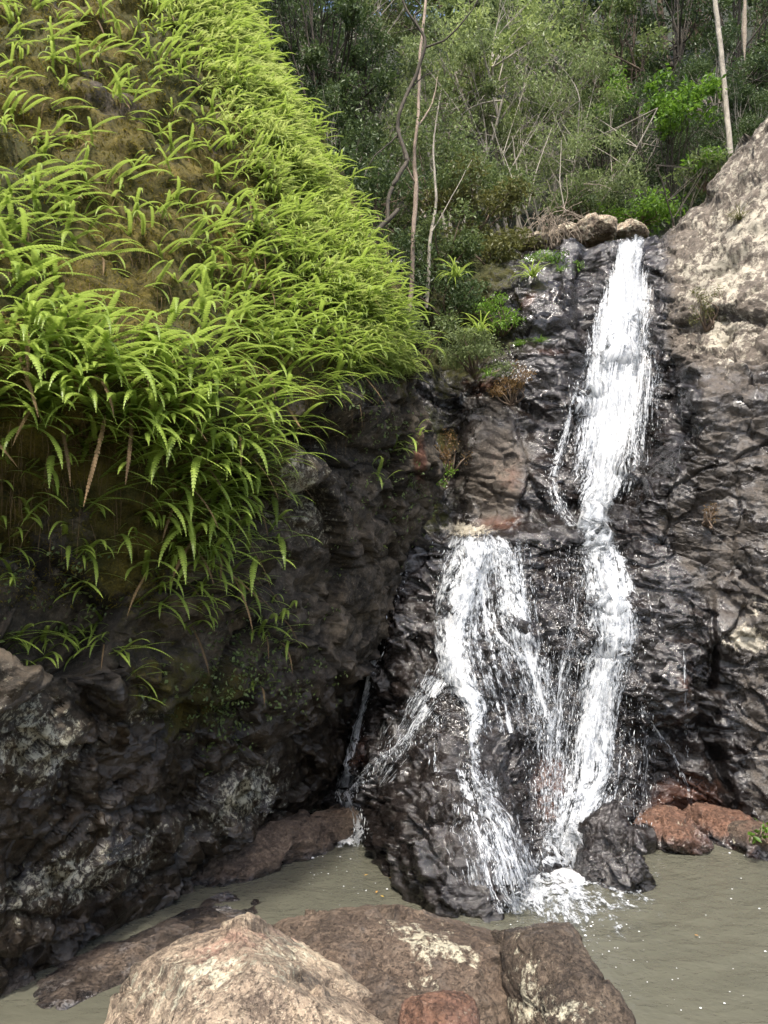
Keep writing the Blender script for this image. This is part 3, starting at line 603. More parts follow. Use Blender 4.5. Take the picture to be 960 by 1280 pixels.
stream_mesh('main_cascade', [(738, 655, 14), (746, 672, 22), (756, 705, 36), (763, 750, 42), (764, 800, 42), (756, 840, 38), (748, 880, 36), (742, 930, 38), (736, 985, 44), (722, 1035, 48), (702, 1085, 46)],
            layers=((.06, 1, 1.15), (.12, 6, .92), (.19, 12, .58)), coarse=.62, nu=25, step=5, sv=12, froth=.028, dens_v=[(0, 1.2), (.3, 1.02), (.6, 1.1), (.75, .9), (1, 1.0)], parent=cs, drops=1200, dsize=.006, dspread=1.15)
stream_mesh('main_veil', [(706, 680, 14), (715, 760, 26), (700, 850, 36), (690, 930, 40), (690, 1000, 40), (690, 1060, 40)], layers=((.05, 4, .62), (.12, 11, .5)), coarse=.35, nu=19, sv=6, parent=cs, dens_v=[(0, .4), (.3, .7), (.6, 1.0), (1, .9)], drops=700, dsize=.005)
stream_mesh('right_veil', [(800, 850, 14), (800, 920, 22), (795, 980, 26), (800, 1040, 30)], layers=((.04, 3, .55),), coarse=.4, nu=13, parent=cs, dens_v=[(0, .5), (.5, .9), (1, .7)], drops=150, dsize=.005)
ml = water_thing('cascade', 585, 800, 'frothy white cascade splitting over the black ledge rock midway along the ledge', 'cascade')
stream_mesh('middle_cascade', [(594, 668, 46), (590, 695, 46), (580, 730, 38), (570, 775, 30), (570, 815, 30), (578, 850, 26), (590, 885, 17), (592, 930, 12), (588, 965, 11), (604, 1005, 18), (622, 1050, 30), (636, 1090, 36), (642, 1125, 36), (645, 1142, 34)],
            layers=((.05, 2, 1.02), (.10, 7, .8), (.15, 13, .45)), coarse=.75, nu=21, step=5, froth=.025, dens_v=[(0, .85), (.12, 1.05), (.4, 1.1), (.55, .92), (.7, .75), (.85, .78), (1, .8)], parent=ml, drops=700, dsize=.0055, dspread=1.15)
stream_mesh('ledge_veil', [(612, 670, 62), (612, 710, 66), (616, 760, 66), (622, 810, 64), (632, 860, 60), (645, 920, 56)], layers=((.03, 15, .66), (.07, 19, .52)), coarse=.75, nu=25, step=5, froth=.03, dens_v=[(0, .9), (.4, 1.0), (1, .55)], parent=ml, edge=3)
stream_mesh('fan_veil', [(572, 822, 22), (552, 850, 32), (530, 885, 42), (508, 920, 46), (488, 955, 40), (470, 985, 30)], layers=((.03, 17, .56), (.06, 22, .40)), coarse=.45, nu=21, step=5, parent=ml, edge=2.5, dens_v=[(0, 1.1), (.5, .85), (1, .6)])
stream_mesh('mound_veil', [(590, 960, 30), (600, 1010, 46), (612, 1060, 56), (620, 1105, 56)], layers=((.03, 16, .6), (.06, 21, .4)), coarse=.6, nu=19, step=5, parent=ml, edge=2.5)
stream_mesh('branch', [(566, 830, 18), (548, 858, 18), (530, 890, 15), (512, 922, 12), (492, 942, 9), (468, 958, 7), (446, 985, 7), (432, 1000, 8)], layers=((.03, 3, .85), (.06, 9, .62)), coarse=.6, nu=11, step=5, parent=ml, dens_v=[(0, 1.1), (.6, .85), (1, .8)], drops=250, dsize=.005)
stream_mesh('thin_thread', [(548, 870, 5), (546, 910, 5), (543, 945, 4), (548, 985, 4)], layers=((.02, 6, .7),), coarse=.6, nu=5, parent=ml, drops=30, dsize=.006)
m2 = water_thing('cascade', 660, 800, 'thinner broken white cascade between the frothy one and the main cascade', 'cascade')
stream_mesh('second_cascade', [(624, 672, 16), (634, 705, 20), (642, 740, 24), (650, 775, 28), (656, 805, 26), (664, 840, 26), (674, 880, 26), (682, 925, 26), (686, 975, 26), (684, 1025, 26)],
            layers=((.04, 4, .82), (.09, 10, .6)), coarse=.7, nu=17, step=5, froth=.022, dens_v=[(0, .95), (.3, .95), (.5, 1.0), (.75, .75), (1, .6)], parent=m2, drops=500, dsize=.0055, dspread=1.15)
stream_mesh('ledge_branch', [(604, 770, 9), (622, 795, 9), (640, 812, 11), (656, 826, 14)], layers=((.03, 5, .85),), coarse=.7, nu=7, step=5, parent=m2, drops=60, dsize=.007)
lt = water_thing('cascade', 460, 850, 'thin side trickle running down the dark corner beside the cliff', 'cascade')
stream_mesh('trickle', [(512, 700, 4), (492, 738, 5), (478, 775, 6), (470, 815, 5), (462, 860, 5), (450, 905, 6), (440, 945, 7), (432, 985, 9)], layers=((.02, 7, 1.3), (.04, 1, .9)), coarse=.5, nu=7, step=5, parent=lt, drops=150, dsize=.006)
stream_mesh('trickle_foot', [(430, 985, 10), (438, 1010, 15), (444, 1035, 18), (440, 1058, 18)], layers=((.03, 8, 1.2), (.06, 14, .8)), coarse=.6, nu=9, step=4, parent=lt, drops=160, dsize=.007)
rt = water_thing('trickle', 850, 1000, 'fine thread of water on the dark rock above the orange boulders', 'trickle')
stream_mesh('thread', [(800, 880, 5), (822, 915, 4), (842, 945, 3), (856, 975, 4), (862, 1000, 5)], layers=((.02, 5, .72),), coarse=.6, nu=5, step=4, parent=rt, drops=40, dsize=.005)
stream_mesh('thread', [(852, 800, 2), (855, 850, 3), (857, 905, 3), (860, 945, 4)], layers=((.02, 8, .62),), coarse=.6, nu=5, step=4, parent=rt)

# foam where the water lands, and bubbles drifting on the pool
def foam_patch(cx, cy, rx, ry, k, n=70, seed=0):
    a = np.linspace(-1, 1, n); A, B = np.meshgrid(a, a); x = cx+A*rx; y = cy+B*ry
    q = np.stack([x.ravel(), y.ravel(), np.zeros(n*n)], 1); r = np.hypot(A, B).ravel()
    q[:, 2] = .022 + (.045*np.exp(-(r/.5)**2))*np.clip(.4+fbm(q*np.array([5, 5, 1])+seed, 4)*1.5, 0, 2) + .01*fbm(q*8, 2)
    return q, grid_faces(n, n), (1-r**1.2)*k-.05, np.stack([x.ravel()*.55+seed, y.ravel()*.9+seed], 1)
fp = [(W(692, 1078), .85, 1.4, 1.5), (W(672, 1122), .7, .9, 1.0), (W(440, 1058), .22, .30, 1.0), (W(880, 1053), .2, .12, .8), (W(720, 1120), .55, .4, .5)]
V, F, DD, UU, b0 = [], [], [], [], 0
for k, (w, rx, ry, kk) in enumerate(fp):
    q, f, dd, uu = foam_patch(w[0], w[1], rx, ry, kk, seed=k*3.3); q[:, 2] += .006*k
    V.append(q); F.append(f+b0); DD.append(dd); UU.append(uu); b0 += len(q)
link('foam', mesh_np('foam', np.concatenate(V), np.concatenate(F), [M['white_water']], attrs={'dens': np.concatenate(DD), 'coarse': np.ones(b0)}, uv=np.concatenate(UU)), kind='stuff', label='white foam churning where the cascades land in the pool', cat='foam')
r = np.random.default_rng(5); pts = []
while len(pts) < 260:
    x, y = r.uniform(380, 960), r.uniform(1055, 1280)
    w_ = .25+1.2*math.exp(-((x-720)/70)**2-((y-1180)/60)**2)+1.4*math.exp(-((x-420)/60)**2-((y-1085)/25)**2)
    if r.random() < w_*.6: pts.append(W(x+r.normal(0, 2), y, .012))
pts = np.array(pts); bv = np.array([[math.cos(a), math.sin(a), 0] for a in np.linspace(0, 2*math.pi, 7)[:-1]]+[[0, 0, .6]]); bf = np.array([[i, (i+1) % 6, 6] for i in range(6)])
s = .0032*r.lognormal(0, .5, len(pts))*np.interp(pts[:, 1], [4, 8], [.9, 1.5])
link('foam_bubbles', mesh_np('foam_bubbles', (bv[None]*s[:, None, None]+pts[:, None]).reshape(-1, 3), (bf[None]+np.arange(len(pts))[:, None, None]*7).reshape(-1, 3), [M['drops']]), kind='stuff', label='tiny white bubbles drifting over the murky pool', cat='bubbles')
# ------------------------------------------------------------------ leaves, ferns
def leaf_material(name, dark, light, trans=.35, rough=.45, vary=.3, tcol=None):
    t = NT(name); tint = t.attr('tint'); oi = t.n('ObjectInfo').outputs['Random']
    f = t.math('ADD', tint, t.math('MULTIPLY', t.math('SUBTRACT', oi, .5), vary), clamp=True)
    c = t.mix(f, dark, light)
    b = t.n('BsdfPrincipled', {'Base Color': c, 'Roughness': rough, 'Specular IOR Level': .35})
    tl = t.n('BsdfTranslucent', {'Color': t.mix(.5, c, tcol or tuple(min(1, x*1.8) for x in light))})
    return t.out(t.n('MixShader', {'Fac': trans, 1: b.outputs[0], 2: tl.outputs[0]}).outputs[0])
M['fern'] = leaf_material('fern green', (.045, .085, .014), (.37, .48, .09), .36, .38, .5)
M['fern_tip'] = leaf_material('pale backlit fern green', (.09, .15, .03), (.50, .60, .17), .4, .4)  # lighter copy of fern green, backlit brightness of the crest put into its colour
M['fern_dry'] = leaf_material('dry fern brown', (.05, .028, .012), (.20, .13, .06), .2, .7)
M['leaf_dark'] = leaf_material('dark forest leaf', (.026, .05, .017), (.10, .145, .05), .25)
M['leaf_mid'] = leaf_material('forest leaf', (.045, .075, .024), (.175, .225, .075), .3)
M['leaf_grey'] = leaf_material('grey green fine leaf', (.065, .09, .034), (.25, .31, .12), .3, .5)
M['leaf_light'] = leaf_material('sunlit young leaf', (.11, .15, .045), (.36, .43, .15), .35)  # lifted above real leaf albedo: haze and sunlight put into the colour
M['leaf_bright'] = leaf_material('bright green leaf', (.05, .11, .012), (.17, .30, .035), .35)
M['leaf_olive'] = leaf_material('olive shrub leaf', (.045, .055, .014), (.17, .17, .05), .3)
M['leaf_rust'] = leaf_material('rusty undergrowth leaf', (.05, .04, .012), (.22, .13, .05), .3)
def bark(name, a, b_, sc=1.0):
    t = NT(name); co = t.n('TexCoord').outputs['Object']
    n1 = t.noise(t.map(co, (1, 1, .25)), 22*sc, 6, .7); n2 = t.noise(co, 6*sc, 5, .7, .4)
    c = t.ramp(t.math('ADD', t.math('MULTIPLY', n1, .5), t.math('MULTIPLY', n2, .5)), [(.36, a), (.6, b_)])
    return t.out(t.n('BsdfPrincipled', {'Base Color': c, 'Roughness': .85, 'Normal': t.bump(n1, .6, .02)}).outputs[0])
M['bark_pale'] = bark('pale grey bark', (.15, .13, .10), (.42, .38, .31)); M['bark_brown'] = bark('brown bark', (.05, .035, .025), (.20, .145, .10))
M['bark_red'] = bark('reddish bark', (.16, .12, .09), (.40, .31, .24)); M['bark_dark'] = bark('dark mossy bark', (.02, .017, .012), (.08, .065, .045))
M['twig'] = bark('dry twig', (.18, .14, .10), (.42, .35, .27), 3)

def frond(L, w, elev, droop, seed, n=17, twist=0.0, taper=.25):
    """One sword-shaped frond growing along +X, arching under its weight; saw-toothed by its pinnae."""
    r = np.random.default_rng(seed); a = elev; pt = np.zeros(3); pts = [pt.copy()]; dirs = []
    yaw = 0.0
    for i in range(n):
        d = np.array([math.cos(a)*math.cos(yaw), math.cos(a)*math.sin(yaw), math.sin(a)]); dirs.append(d); pt = pt+d*L/n; pts.append(pt.copy())
        a = max(a - droop/n*(.4+1.3*i/n), -1.5); yaw += twist/n
    pts = np.array(pts); V, F, T = [], [], []
    for i in range(n):
        tt = (i+.5)/n; ww = w*min(1, (tt+.04)/.12*.6+.25)*(1 if tt < .6 else max(.12, 1-((tt-.6)/.4)**1.8))*r.uniform(.85, 1.1)
        d = dirs[i]; side = np.cross(d, [0, 0, 1.0]); side /= np.linalg.norm(side)+1e-6; up = np.cross(side, d)
        b0, b1 = pts[i], pts[i+1]
        for s in (-1, 1):
            tip = side*s*ww - up*ww*.22 + d*L/n*.35
            V += [b0, b1, b1*.62+b0*.38+tip+d*L/n*.12, b0*.9+b1*.1+tip*.86]; k = len(V)-4
            F.append([k, k+1, k+2, k+3] if s > 0 else [k+3, k+2, k+1, k]); T += [.25+.45*tt+r.uniform(-.12, .12)]*4
    return np.array(V), np.array(F), np.clip(np.array(T), 0, 1)
def rotz_np(v, a):
    c, s = math.cos(a), math.sin(a); o = v.copy(); o[:, 0] = v[:, 0]*c-v[:, 1]*s; o[:, 1] = v[:, 0]*s+v[:, 1]*c; return o
FR = [frond(1.0, .034+.006*(k % 3), math.radians([52, 30, 12, 40, 2, 22, 60, -18, 18, 34, 6, 45][k]), [1.7, 1.3, 1.0, 2.0, .8, 1.6, 2.3, .9, .5, 1.9, 1.5, 1.2][k], 100+k, n=28, twist=[.3, -.3, .15, -.5][k % 4]) for k in range(12)]
FR_ME = [mesh_np('frond', v, f, [M['fern']], smooth_shade=False, attrs={'tint': tn}) for v, f, tn in FR]
def clump_spec(r, nf, hang=0):
    sp = []
    for k in range(nf):
        sp.append((int(r.integers(0, 12)), (r.random()-.5)*math.radians(130), r.uniform(.5, 1.3), r.normal(0, .16), r.normal(0, .12)))
    return sp
CL = [clump_spec(np.random.default_rng(200+k), 5+k % 5) for k in range(10)]
def clump_arrays(sp):
    V, F, T, b = [], [], [], 0
    for i, az, s, oy, oz in sp:
        v, f, tn = FR[i]; V.append(rotz_np(v*s, az)+[0, oy, oz]); F.append(f+b); T.append(tn); b += len(v)
        q0, q1 = np.array([-.03, 0, 0]), np.array([0, oy, oz]); V.append(np.array([q0-[0, 0, .008], q1-[0, 0, .008], q1+[0, 0, .008], q0+[0, 0, .008]])); F.append(np.array([[0, 1, 2, 3]])+b); T.append(np.full(4, .1)); b += 4
    return np.concatenate(V), np.concatenate(F), np.concatenate(T)
CLA = [clump_arrays(s) for s in CL]
CL_ME = [mesh_np('fern_clump', v, f, [M['fern']], smooth_shade=False, attrs={'tint': tn}) for v, f, tn in CLA]

def fern_density(x, y):
    lower = np.interp(x, [-120, 0, 60, 120, 180, 320, 335, 380, 420, 470, 500, 530], [690, 690, 660, 640, 770, 760, 640, 540, 485, 450, 450, 450])
    inside = y < lower
    d = .11
    crest = np.interp(y, [-60, 0, 150, 245, 400, 450], [290, 310, 380, 430, 500, 515])-x
    d = d + 1.3*np.exp(-(crest/75)**2)
    d += 1.2*blob(x, y, 120, 500, 150, 60, 15) + .8*blob(x, y, 30, 420, 60, 60) + 1.1*blob(x, y, 255, 600, 60, 60) + .9*blob(x, y, 245, 690, 45, 60) + .6*blob(x, y, 20, 290, 80, 50) + .7*blob(x, y, 300, 400, 100, 70) + .6*blob(x, y, 400, 400, 90, 90)
    d += .3*blob(x, y, 230, 60, 90, 60) + .5*blob(x, y, 320, 270, 60, 100) + .2*blob(x, y, 60, 60, 60, 40)
    d -= .06*blob(x, y, 150, 180, 80, 60) + .9*blob(x, y, 215, 395, 45, 30) + .5*blob(x, y, 120, 340, 70, 26)
    return max(d, .02) if inside else 0
r = np.random.default_rng(11); cand = []; cells = {}
def try_add(x, y, mind, out, force=False):
    loc, nn = ray_hit(bvh_cliff, x, y)
    if loc is None: return
    key = (int(loc.x/.3), int(loc.y/.3), int(loc.z/.3))
    for a in (-1, 0, 1):
        for b_ in (-1, 0, 1):
            for c_ in (-1, 0, 1):
                for q in cells.get((key[0]+a, key[1]+b_, key[2]+c_), ()):
                    if (q-loc).length < mind: return
    cells.setdefault(key, []).append(loc); out.append((x, y, loc, nn))
for k in range(14000):
    x, y = r.uniform(-60, 530), r.uniform(-60, 770); d = fern_density(x, y)
    if r.random() < d*.5: try_add(x, y, .11 + .1*max(0, .9-d), cand)
extra = [(25, 815), (45, 825), (8, 800), (95, 690), (105, 700), (60, 800), (80, 790), (130, 800), (150, 815), (160, 850), (95, 815), (115, 735), (125, 775), (345, 770), (330, 790), (350, 800), (325, 855), (15, 690), (5, 720), (300, 760), (185, 760), (240, 780), (210, 720), (270, 700), (470, 590), (490, 560), (520, 540)]
for x, y in extra: try_add(x, y, .05, cand)
items = []
for x, y, loc, nn in cand:
    L = .22 + .15*r.random() + .06*smooth(200, 380, y) + .20*blob(x, y, 120, 500, 190, 110) + .16*blob(x, y, 255, 640, 90, 100) + .12*blob(x, y, 20, 330, 120, 120)
    items.append((FOC*L/loc.y, x, y, loc, nn, L))
items.sort(key=lambda a: -a[0])
N_IND = min(300, len(items)); print('ferns', len(items))
def fern_rz(nn, x, y):
    a = math.atan2(nn.y, nn.x); return a*.5 + (-.45)*.5 + r.normal(0, .32)
rowname = [(60, 'beside the topmost brown moss'), (140, 'on the upper mossy slope'), (220, 'on the brown moss hummocks'), (300, 'level with the waterfall lip'), (370, 'above the overhanging brow'), (430, 'on the overhanging brow'),
           (480, 'along the thick lower fringe'), (540, 'where long fronds arch outward'), (600, 'hanging below the fern brow'), (680, 'at the dangling fern tips'), (2000, 'over the dark bare rock')]
colname = [(75, 'leftmost strip'), (150, 'left-hand strip'), (225, 'middle-left strip'), (300, 'middle strip'), (375, 'middle-right strip'), (2000, 'crest strip')]
zones = {}
ordn = 'first second third fourth fifth sixth seventh eighth ninth tenth eleventh twelfth thirteenth fourteenth fifteenth sixteenth seventeenth eighteenth nineteenth twentieth'.split()
for k, it in enumerate(items[:N_IND]):
    rn = next(n_ for lim, n_ in rowname if it[2] < lim); cn = next(n_ for lim, n_ in colname if it[1] < lim)
    zones.setdefault((rn, cn), []).append(k)
lab = {}
for (rn, cn), ks in zones.items():
    ks.sort(key=lambda k: items[k][1])
    for i, k in enumerate(ks):
        sz = 'long arching' if items[k][5] > .46 else ('short' if items[k][5] < .32 else 'arching')
        lab[k] = f'{sz} fern {rn}, {cn} of cliff' if len(ks) == 1 else f'{sz} fern {rn}, {ordn[min(i, 19)]} from left in {cn}'
for k, (sz, x, y, loc, nn, L) in enumerate(items[:N_IND]):
    rz = fern_rz(nn, x, y); c = int(r.integers(0, 10)); pos = loc - nn*.01
    if k < 110:
        e = empty('fern', pos, rz, lab[k], 'fern', 'ferns covering the mossy cliff'); e.scale = (L, L, L)
        for i, az, s, oy, oz in CL[c]:
            o = bpy.data.objects.new('frond', FR_ME[i]); COL.objects.link(o); o.parent = e; o.rotation_euler = (0, 0, az+r.normal(0, .12)); o.scale = (s, s, s); o.location = (0, oy, oz)
    else:
        o = link('fern', CL_ME[c], None, lab[k], 'fern', 'ferns covering the mossy cliff', loc=pos); o.rotation_euler = (0, 0, rz); o.scale = (L, L, L)
def fern_stuff(lst, name, label, cat='ferns', mat='fern'):
    V, F, T, b = [], [], [], 0
    for sz, x, y, loc, nn, L in lst:
        v, f, tn = CLA[int(r.integers(0, 10))]
        v = rotz_np(v*L*r.uniform(.85, 1.1), fern_rz(nn, x, y))+np.array(loc); V.append(v); F.append(f+b); T.append(np.clip(tn+r.normal(0, .12), 0, 1)); b += len(v)
    return link(name, mesh_np(name, np.concatenate(V), np.concatenate(F), [M[mat]], smooth_shade=False, attrs={'tint': np.concatenate(T)}), kind='stuff', label=label, cat=cat)
fern_stuff(items[N_IND:], 'fern_cover', 'smaller ferns packed between the larger ones on the cliff')
# the soft bright fringe of short fronds along the crest
fr_items = []; cells2 = {}
for k in range(9000):
    y = r.uniform(-70, 470); cx_ = np.interp(y, [-60, 0, 150, 245, 400, 450, 470], [280, 300, 372, 420, 492, 512, 512])
    x = cx_ - abs(r.normal(0, 38)); 
    loc, nn = ray_hit(bvh_cliff, x, y)
    if loc is None: continue
    fr_items.append((0, x, y, loc, nn, r.uniform(.12, .25)))
    if len(fr_items) > 2200: break
fern_stuff(fr_items, 'fern_fringe', 'soft bright fringe of crowded fronds along the cliff crest', mat='fern_tip')
# hanging dead fronds and roots
V, F, T, b = [], [], [], 0
def strand(p0, d, L, w, r, n=5, sag=.5):
    p = np.array(p0, float); d = np.array(d, float); V = []
    for i in range(n+1):
        t_ = i/n; side = np.array([r.normal(0, 1), r.normal(0, 1), 0]); side = np.array([.8, .6, 0])
        V += [p-side*w*(1-.7*t_), p+side*w*(1-.7*t_)]
        d = d+np.array([r.normal(0, .12), r.normal(0, .12), -sag/n*2]); d /= np.linalg.norm(d); p = p+d*L/n
    k = np.arange(n)*2; return np.array(V), np.stack([k, k+1, k+3, k+2], 1)
for k in range(1100):
    c = [(150, 370, 80, 40), (120, 560, 70, 40), (250, 600, 60, 70), (60, 300, 60, 50), (240, 300, 110, 110), (100, 130, 110, 90), (420, 470, 60, 60), (30, 600, 50, 60)][int(r.integers(0, 8))]
    x, y = r.normal(c[0], c[2]), r.normal(c[1], c[3])
    if y > np.interp(x, [0, 180, 330, 420, 520], [660, 720, 640, 560, 520]): continue
    loc, nn = ray_hit(bvh_cliff, x, y)
    if loc is None: continue
    v, f = strand(loc, np.array(nn)*.6+np.array([.1, 0, -.2])+r.normal(0, .25, 3), r.uniform(.08, .28), r.uniform(.001, .0025), r, sag=2.2)
    V.append(v); F.append(f+b); T.append(np.full(len(v), r.random())); b += len(v)
for it in items:
    if r.random() < .30:
        v, f, tn = FR[int(r.integers(0, 12))]; v = v.copy(); v[:, 2] -= .9*v[:, 0]; v[:, 1] *= .8
        v = rotz_np(v*it[5]*r.uniform(.6, 1.0), fern_rz(it[4], it[1], it[2])+r.normal(0, .5))+np.array(it[3])+[0, 0, -.02]
        V.append(v); F.append(f+b); T.append(np.clip(np.full(len(v), r.random())+.2, 0, 1)); b += len(v)
link('dead_fronds', mesh_np('dead_fronds', np.concatenate(V), np.concatenate(F), [M['fern_dry']], attrs={'tint': np.concatenate(T)}), kind='stuff', label='thin brown dead fronds and roots hanging under the ferns', cat='dead fronds')
# moss tufts: many tiny upright blades on the mossy mounds
V, F, T, b = [], [], [], 0
for k in range(26000):
    x, y = r.uniform(-20, 430), r.uniform(-20, 760)
    if y > np.interp(x, [0, 180, 330, 420], [760, 760, 640, 470]): continue
    loc, nn = ray_hit(bvh_cliff, x, y)
    if loc is None: continue
    nn = np.array(nn); L = r.uniform(.015, .045)*loc.y/6; d = nn+r.normal(0, .5, 3); d /= np.linalg.norm(d); s = np.cross(d, r.normal(0, 1, 3)); s /= np.linalg.norm(s)+1e-6
    p0 = np.array(loc)-nn*.004; V.append(np.array([p0-s*L*.16, p0+s*L*.16, p0+d*L])); F.append(np.array([[0, 1, 2]])+b); T.append(np.full(3, np.clip(.5+.35*perlin(p0[None]*2.2)[0]*2+r.normal(0, .2), 0, 1))); b += 3
M['moss'] = leaf_material('golden moss', (.032, .028, .003), (.225, .185, .025), .25, .8)
link('moss', mesh_np('moss', np.concatenate(V), np.concatenate(F), [M['moss']], smooth_shade=False, attrs={'tint': np.concatenate(T)}), kind='stuff', label='golden brown moss cushions on the cliff between the ferns', cat='moss')
# ------------------------------------------------------------------ trees and shrubs
def tube(pts, rad, sides=6):
    pts = np.asarray(pts, float); n = len(pts); rad = np.broadcast_to(rad, n)
    d = np.gradient(pts, axis=0); d /= np.linalg.norm(d, axis=1)[:, None]+1e-9
    ref = np.where(np.abs(d[:, 2:3]) > .9, np.array([[1., 0, 0]]), np.array([[0, 0, 1.]]))
    a = np.cross(d, ref); a /= np.linalg.norm(a, axis=1)[:, None]+1e-9; b = np.cross(d, a)
    t_ = np.linspace(0, 2*math.pi, sides+1)[:-1]
    v = pts[:, None]+rad[:, None, None]*(np.cos(t_)[None, :, None]*a[:, None]+np.sin(t_)[None, :, None]*b[:, None])
    k = np.arange(n*sides).reshape(n, sides); k2 = np.roll(k, -1, 1)
    f = np.stack([k[:-1], k2[:-1], k2[1:], k[1:]], -1).reshape(-1, 4)
    return v.reshape(-1, 3), f
class Acc:
    def __init__(s): s.V, s.F, s.T, s.b = [], [], [], 0
    def add(s, v, f, t=0.5):
        s.V.append(v); s.F.append(f+s.b); s.T.append(np.broadcast_to(t, len(v))); s.b += len(v)
    def mesh(s, name, mat, smooth_shade=True): return mesh_np(name, np.concatenate(s.V), np.concatenate(s.F), [mat], smooth_shade, attrs={'tint': np.clip(np.concatenate(s.T), 0, 1)})
def leaves(ctr, nrm_up, size, r, aspect=.42):
    """Diamond leaves at the points ctr."""
    n = len(ctr); d = r.normal(0, 1, (n, 3)); d[:, 2] -= .35; d /= np.linalg.norm(d, axis=1)[:, None]
    u = r.normal(0, .7, (n, 3))+np.array([0, 0, nrm_up]); s = np.cross(d, u); s /= np.linalg.norm(s, axis=1)[:, None]+1e-9
    L = size*r.uniform(.6, 1.3, n)[:, None]; bend = np.cross(s, d)
    v = np.stack([ctr, ctr+d*L*.5+s*L*aspect*.5+bend*L*.08, ctr+d*L, ctr+d*L*.5-s*L*aspect*.5+bend*L*.08], 1)
    f = np.arange(n*4).reshape(n, 4); return v.reshape(-1, 3), f
def limb(p0, d, L, r0, r1, r, n=7, wob=.25, up=.15):
    p = np.array(p0, float); d = np.array(d, float)/np.linalg.norm(d); pts = [p.copy()]
    for i in range(n):
        d = d+r.normal(0, wob, 3)*.5+np.array([0, 0, up/n]); d /= np.linalg.norm(d); p = p+d*L/n; pts.append(p.copy())
    return np.array(pts), np.linspace(r0, r1, n+1)
def tree_meshes(seed, H, R, RZ, leaf, nleaf, leaf_mat, bark_mat, trunk_r=.09, clumps=26, clump_r=.42, cz=None, multi=1, aspect=.42, twigs=10, lean=0.0, flat=.7):
    """Trunk from the origin to height H-RZ, limbs into an uneven crown of leaf clumps of radius R."""
    r = np.random.default_rng(seed); tr, cr = Acc(), Acc(); czz = H-RZ if cz is None else cz
    tops = []
    for m in range(multi):
        base = np.array([r.normal(0, .12), r.normal(0, .12), 0])*(multi > 1); ln = np.array([r.normal(0, .2)*(multi > 1)+lean, r.normal(0, .15), 1])
        pts, rd = limb(base, ln, czz*r.uniform(.9, 1.1), trunk_r, trunk_r*.45, r, 10, .13)
        tr.add(*tube(pts, rd, 7)); tops.append(pts)
    cc = []
    for k in range(clumps):
        while True:
            q = r.uniform(-1, 1, 3)
            if .15 < q@q < 1: break
        q = q*(.55+.45*np.linalg.norm(q)); c = np.array([lean*czz+q[0]*R, q[1]*R, czz+q[2]*RZ+RZ*.15]); cc.append(c)
        tp = tops[k % multi]; s = tp[int(r.integers(len(tp)//2, len(tp)))]
        mid = (s+c)/2+r.normal(0, .12*R, 3); tt = np.linspace(0, 1, 7)[:, None]; pl = s*(1-tt)**2+2*mid*tt*(1-tt)+c*tt**2
        tr.add(*tube(pl, np.linspace(trunk_r*.38, trunk_r*.1, 7), 5))
        for j in range(3):
            e = c+r.normal(0, clump_r*R*.6, 3); tr.add(*tube(np.array([pl[4], (pl[4]+e)/2+r.normal(0, .05, 3), e]), [trunk_r*.14, trunk_r*.1, trunk_r*.05], 4))
        m = int(nleaf/clumps*r.uniform(.5, 1.5)); cs_ = clump_r*R*r.uniform(.6, 1.25)
        x = r.normal(0, 1, (m, 3)); x /= np.linalg.norm(x, axis=1)[:, None]; x *= (r.random(m)**.45)[:, None]*cs_; x[:, 2] *= flat
        v, f = leaves(c+x, 1.2, leaf, r, aspect); tone = r.uniform(.15, .85); cr.add(v, f, np.repeat(np.clip(tone+r.normal(0, .18, m), 0, 1), 4))
    for k in range(twigs):
        q = cc[int(r.integers(0, len(cc)))]; pts, rd = limb(q, r.normal(0, 1, 3), R*.5, trunk_r*.1, .003, r, 5, .4); tr.add(*tube(pts, rd, 4))
    return tr.mesh('trunk', bark_mat), cr.mesh('crown', leaf_mat, False)
def plant_tree(meshes, loc, rz, s, name, label, cat, group=None, parts=('trunk', 'crown')):
    e = empty(name, loc, rz, label, cat, group); e.scale = (s, s, s)
    for nm, me in zip(parts, meshes): link(nm, me, e)
    return e
def ground_at(px, d):
    q = P(px, 300, d); return q[0], q[1], hz(q[0], q[1])
def place(meshes, px, py_top, d, H, rz, name, label, cat, group=None, parts=('trunk', 'crown')):
    """Stands on the slope at distance d, scaled so that its top reaches the height seen at py_top."""
    x, y, z = ground_at(px, d); top = P(px, py_top, d)[2]; s = (top-z)/H
    if s < .25: s = .25; z = top-s*H
    return plant_tree(meshes, (x, y, z-.05), rz, s, name, label, cat, group, parts)

def place_fit(seed, px, py_top, d, R, RZ, leaf, nleaf, leaf_mat, bark_mat, name, label, cat, **kw):
    """The same, but the crown keeps its size and the trunk is as long as the slope asks for."""
    x, y, z = ground_at(px, d); H = max(P(px, py_top, d)[2]-z, RZ*1.6)
    return plant_tree(tree_meshes(seed, H, R, RZ, leaf, nleaf, leaf_mat, bark_mat, **kw), (x, y, P(px, py_top, d)[2]-H-.05), seed*.7, 1.0, name, label, cat)
VAR = [tree_meshes(300, 9, 2.3, 3.4, .17, 8500, M['leaf_dark'], M['bark_pale'], .09, 40, .27),
       tree_meshes(301, 10, 2.6, 4.0, .19, 8500, M['leaf_mid'], M['bark_brown'], .12, 44, .26),
       tree_meshes(302, 9, 2.0, 3.8, .15, 8000, M['leaf_dark'], M['bark_dark'], .12, 36, .29),
       tree_meshes(303, 8, 2.4, 3.0, .14, 8500, M['leaf_grey'], M['bark_pale'], .07, 44, .25, multi=2),
       tree_meshes(304, 11, 2.5, 4.4, .20, 8500, M['leaf_dark'], M['bark_brown'], .14, 46, .26)]
VH = [9, 10, 9, 8, 11]
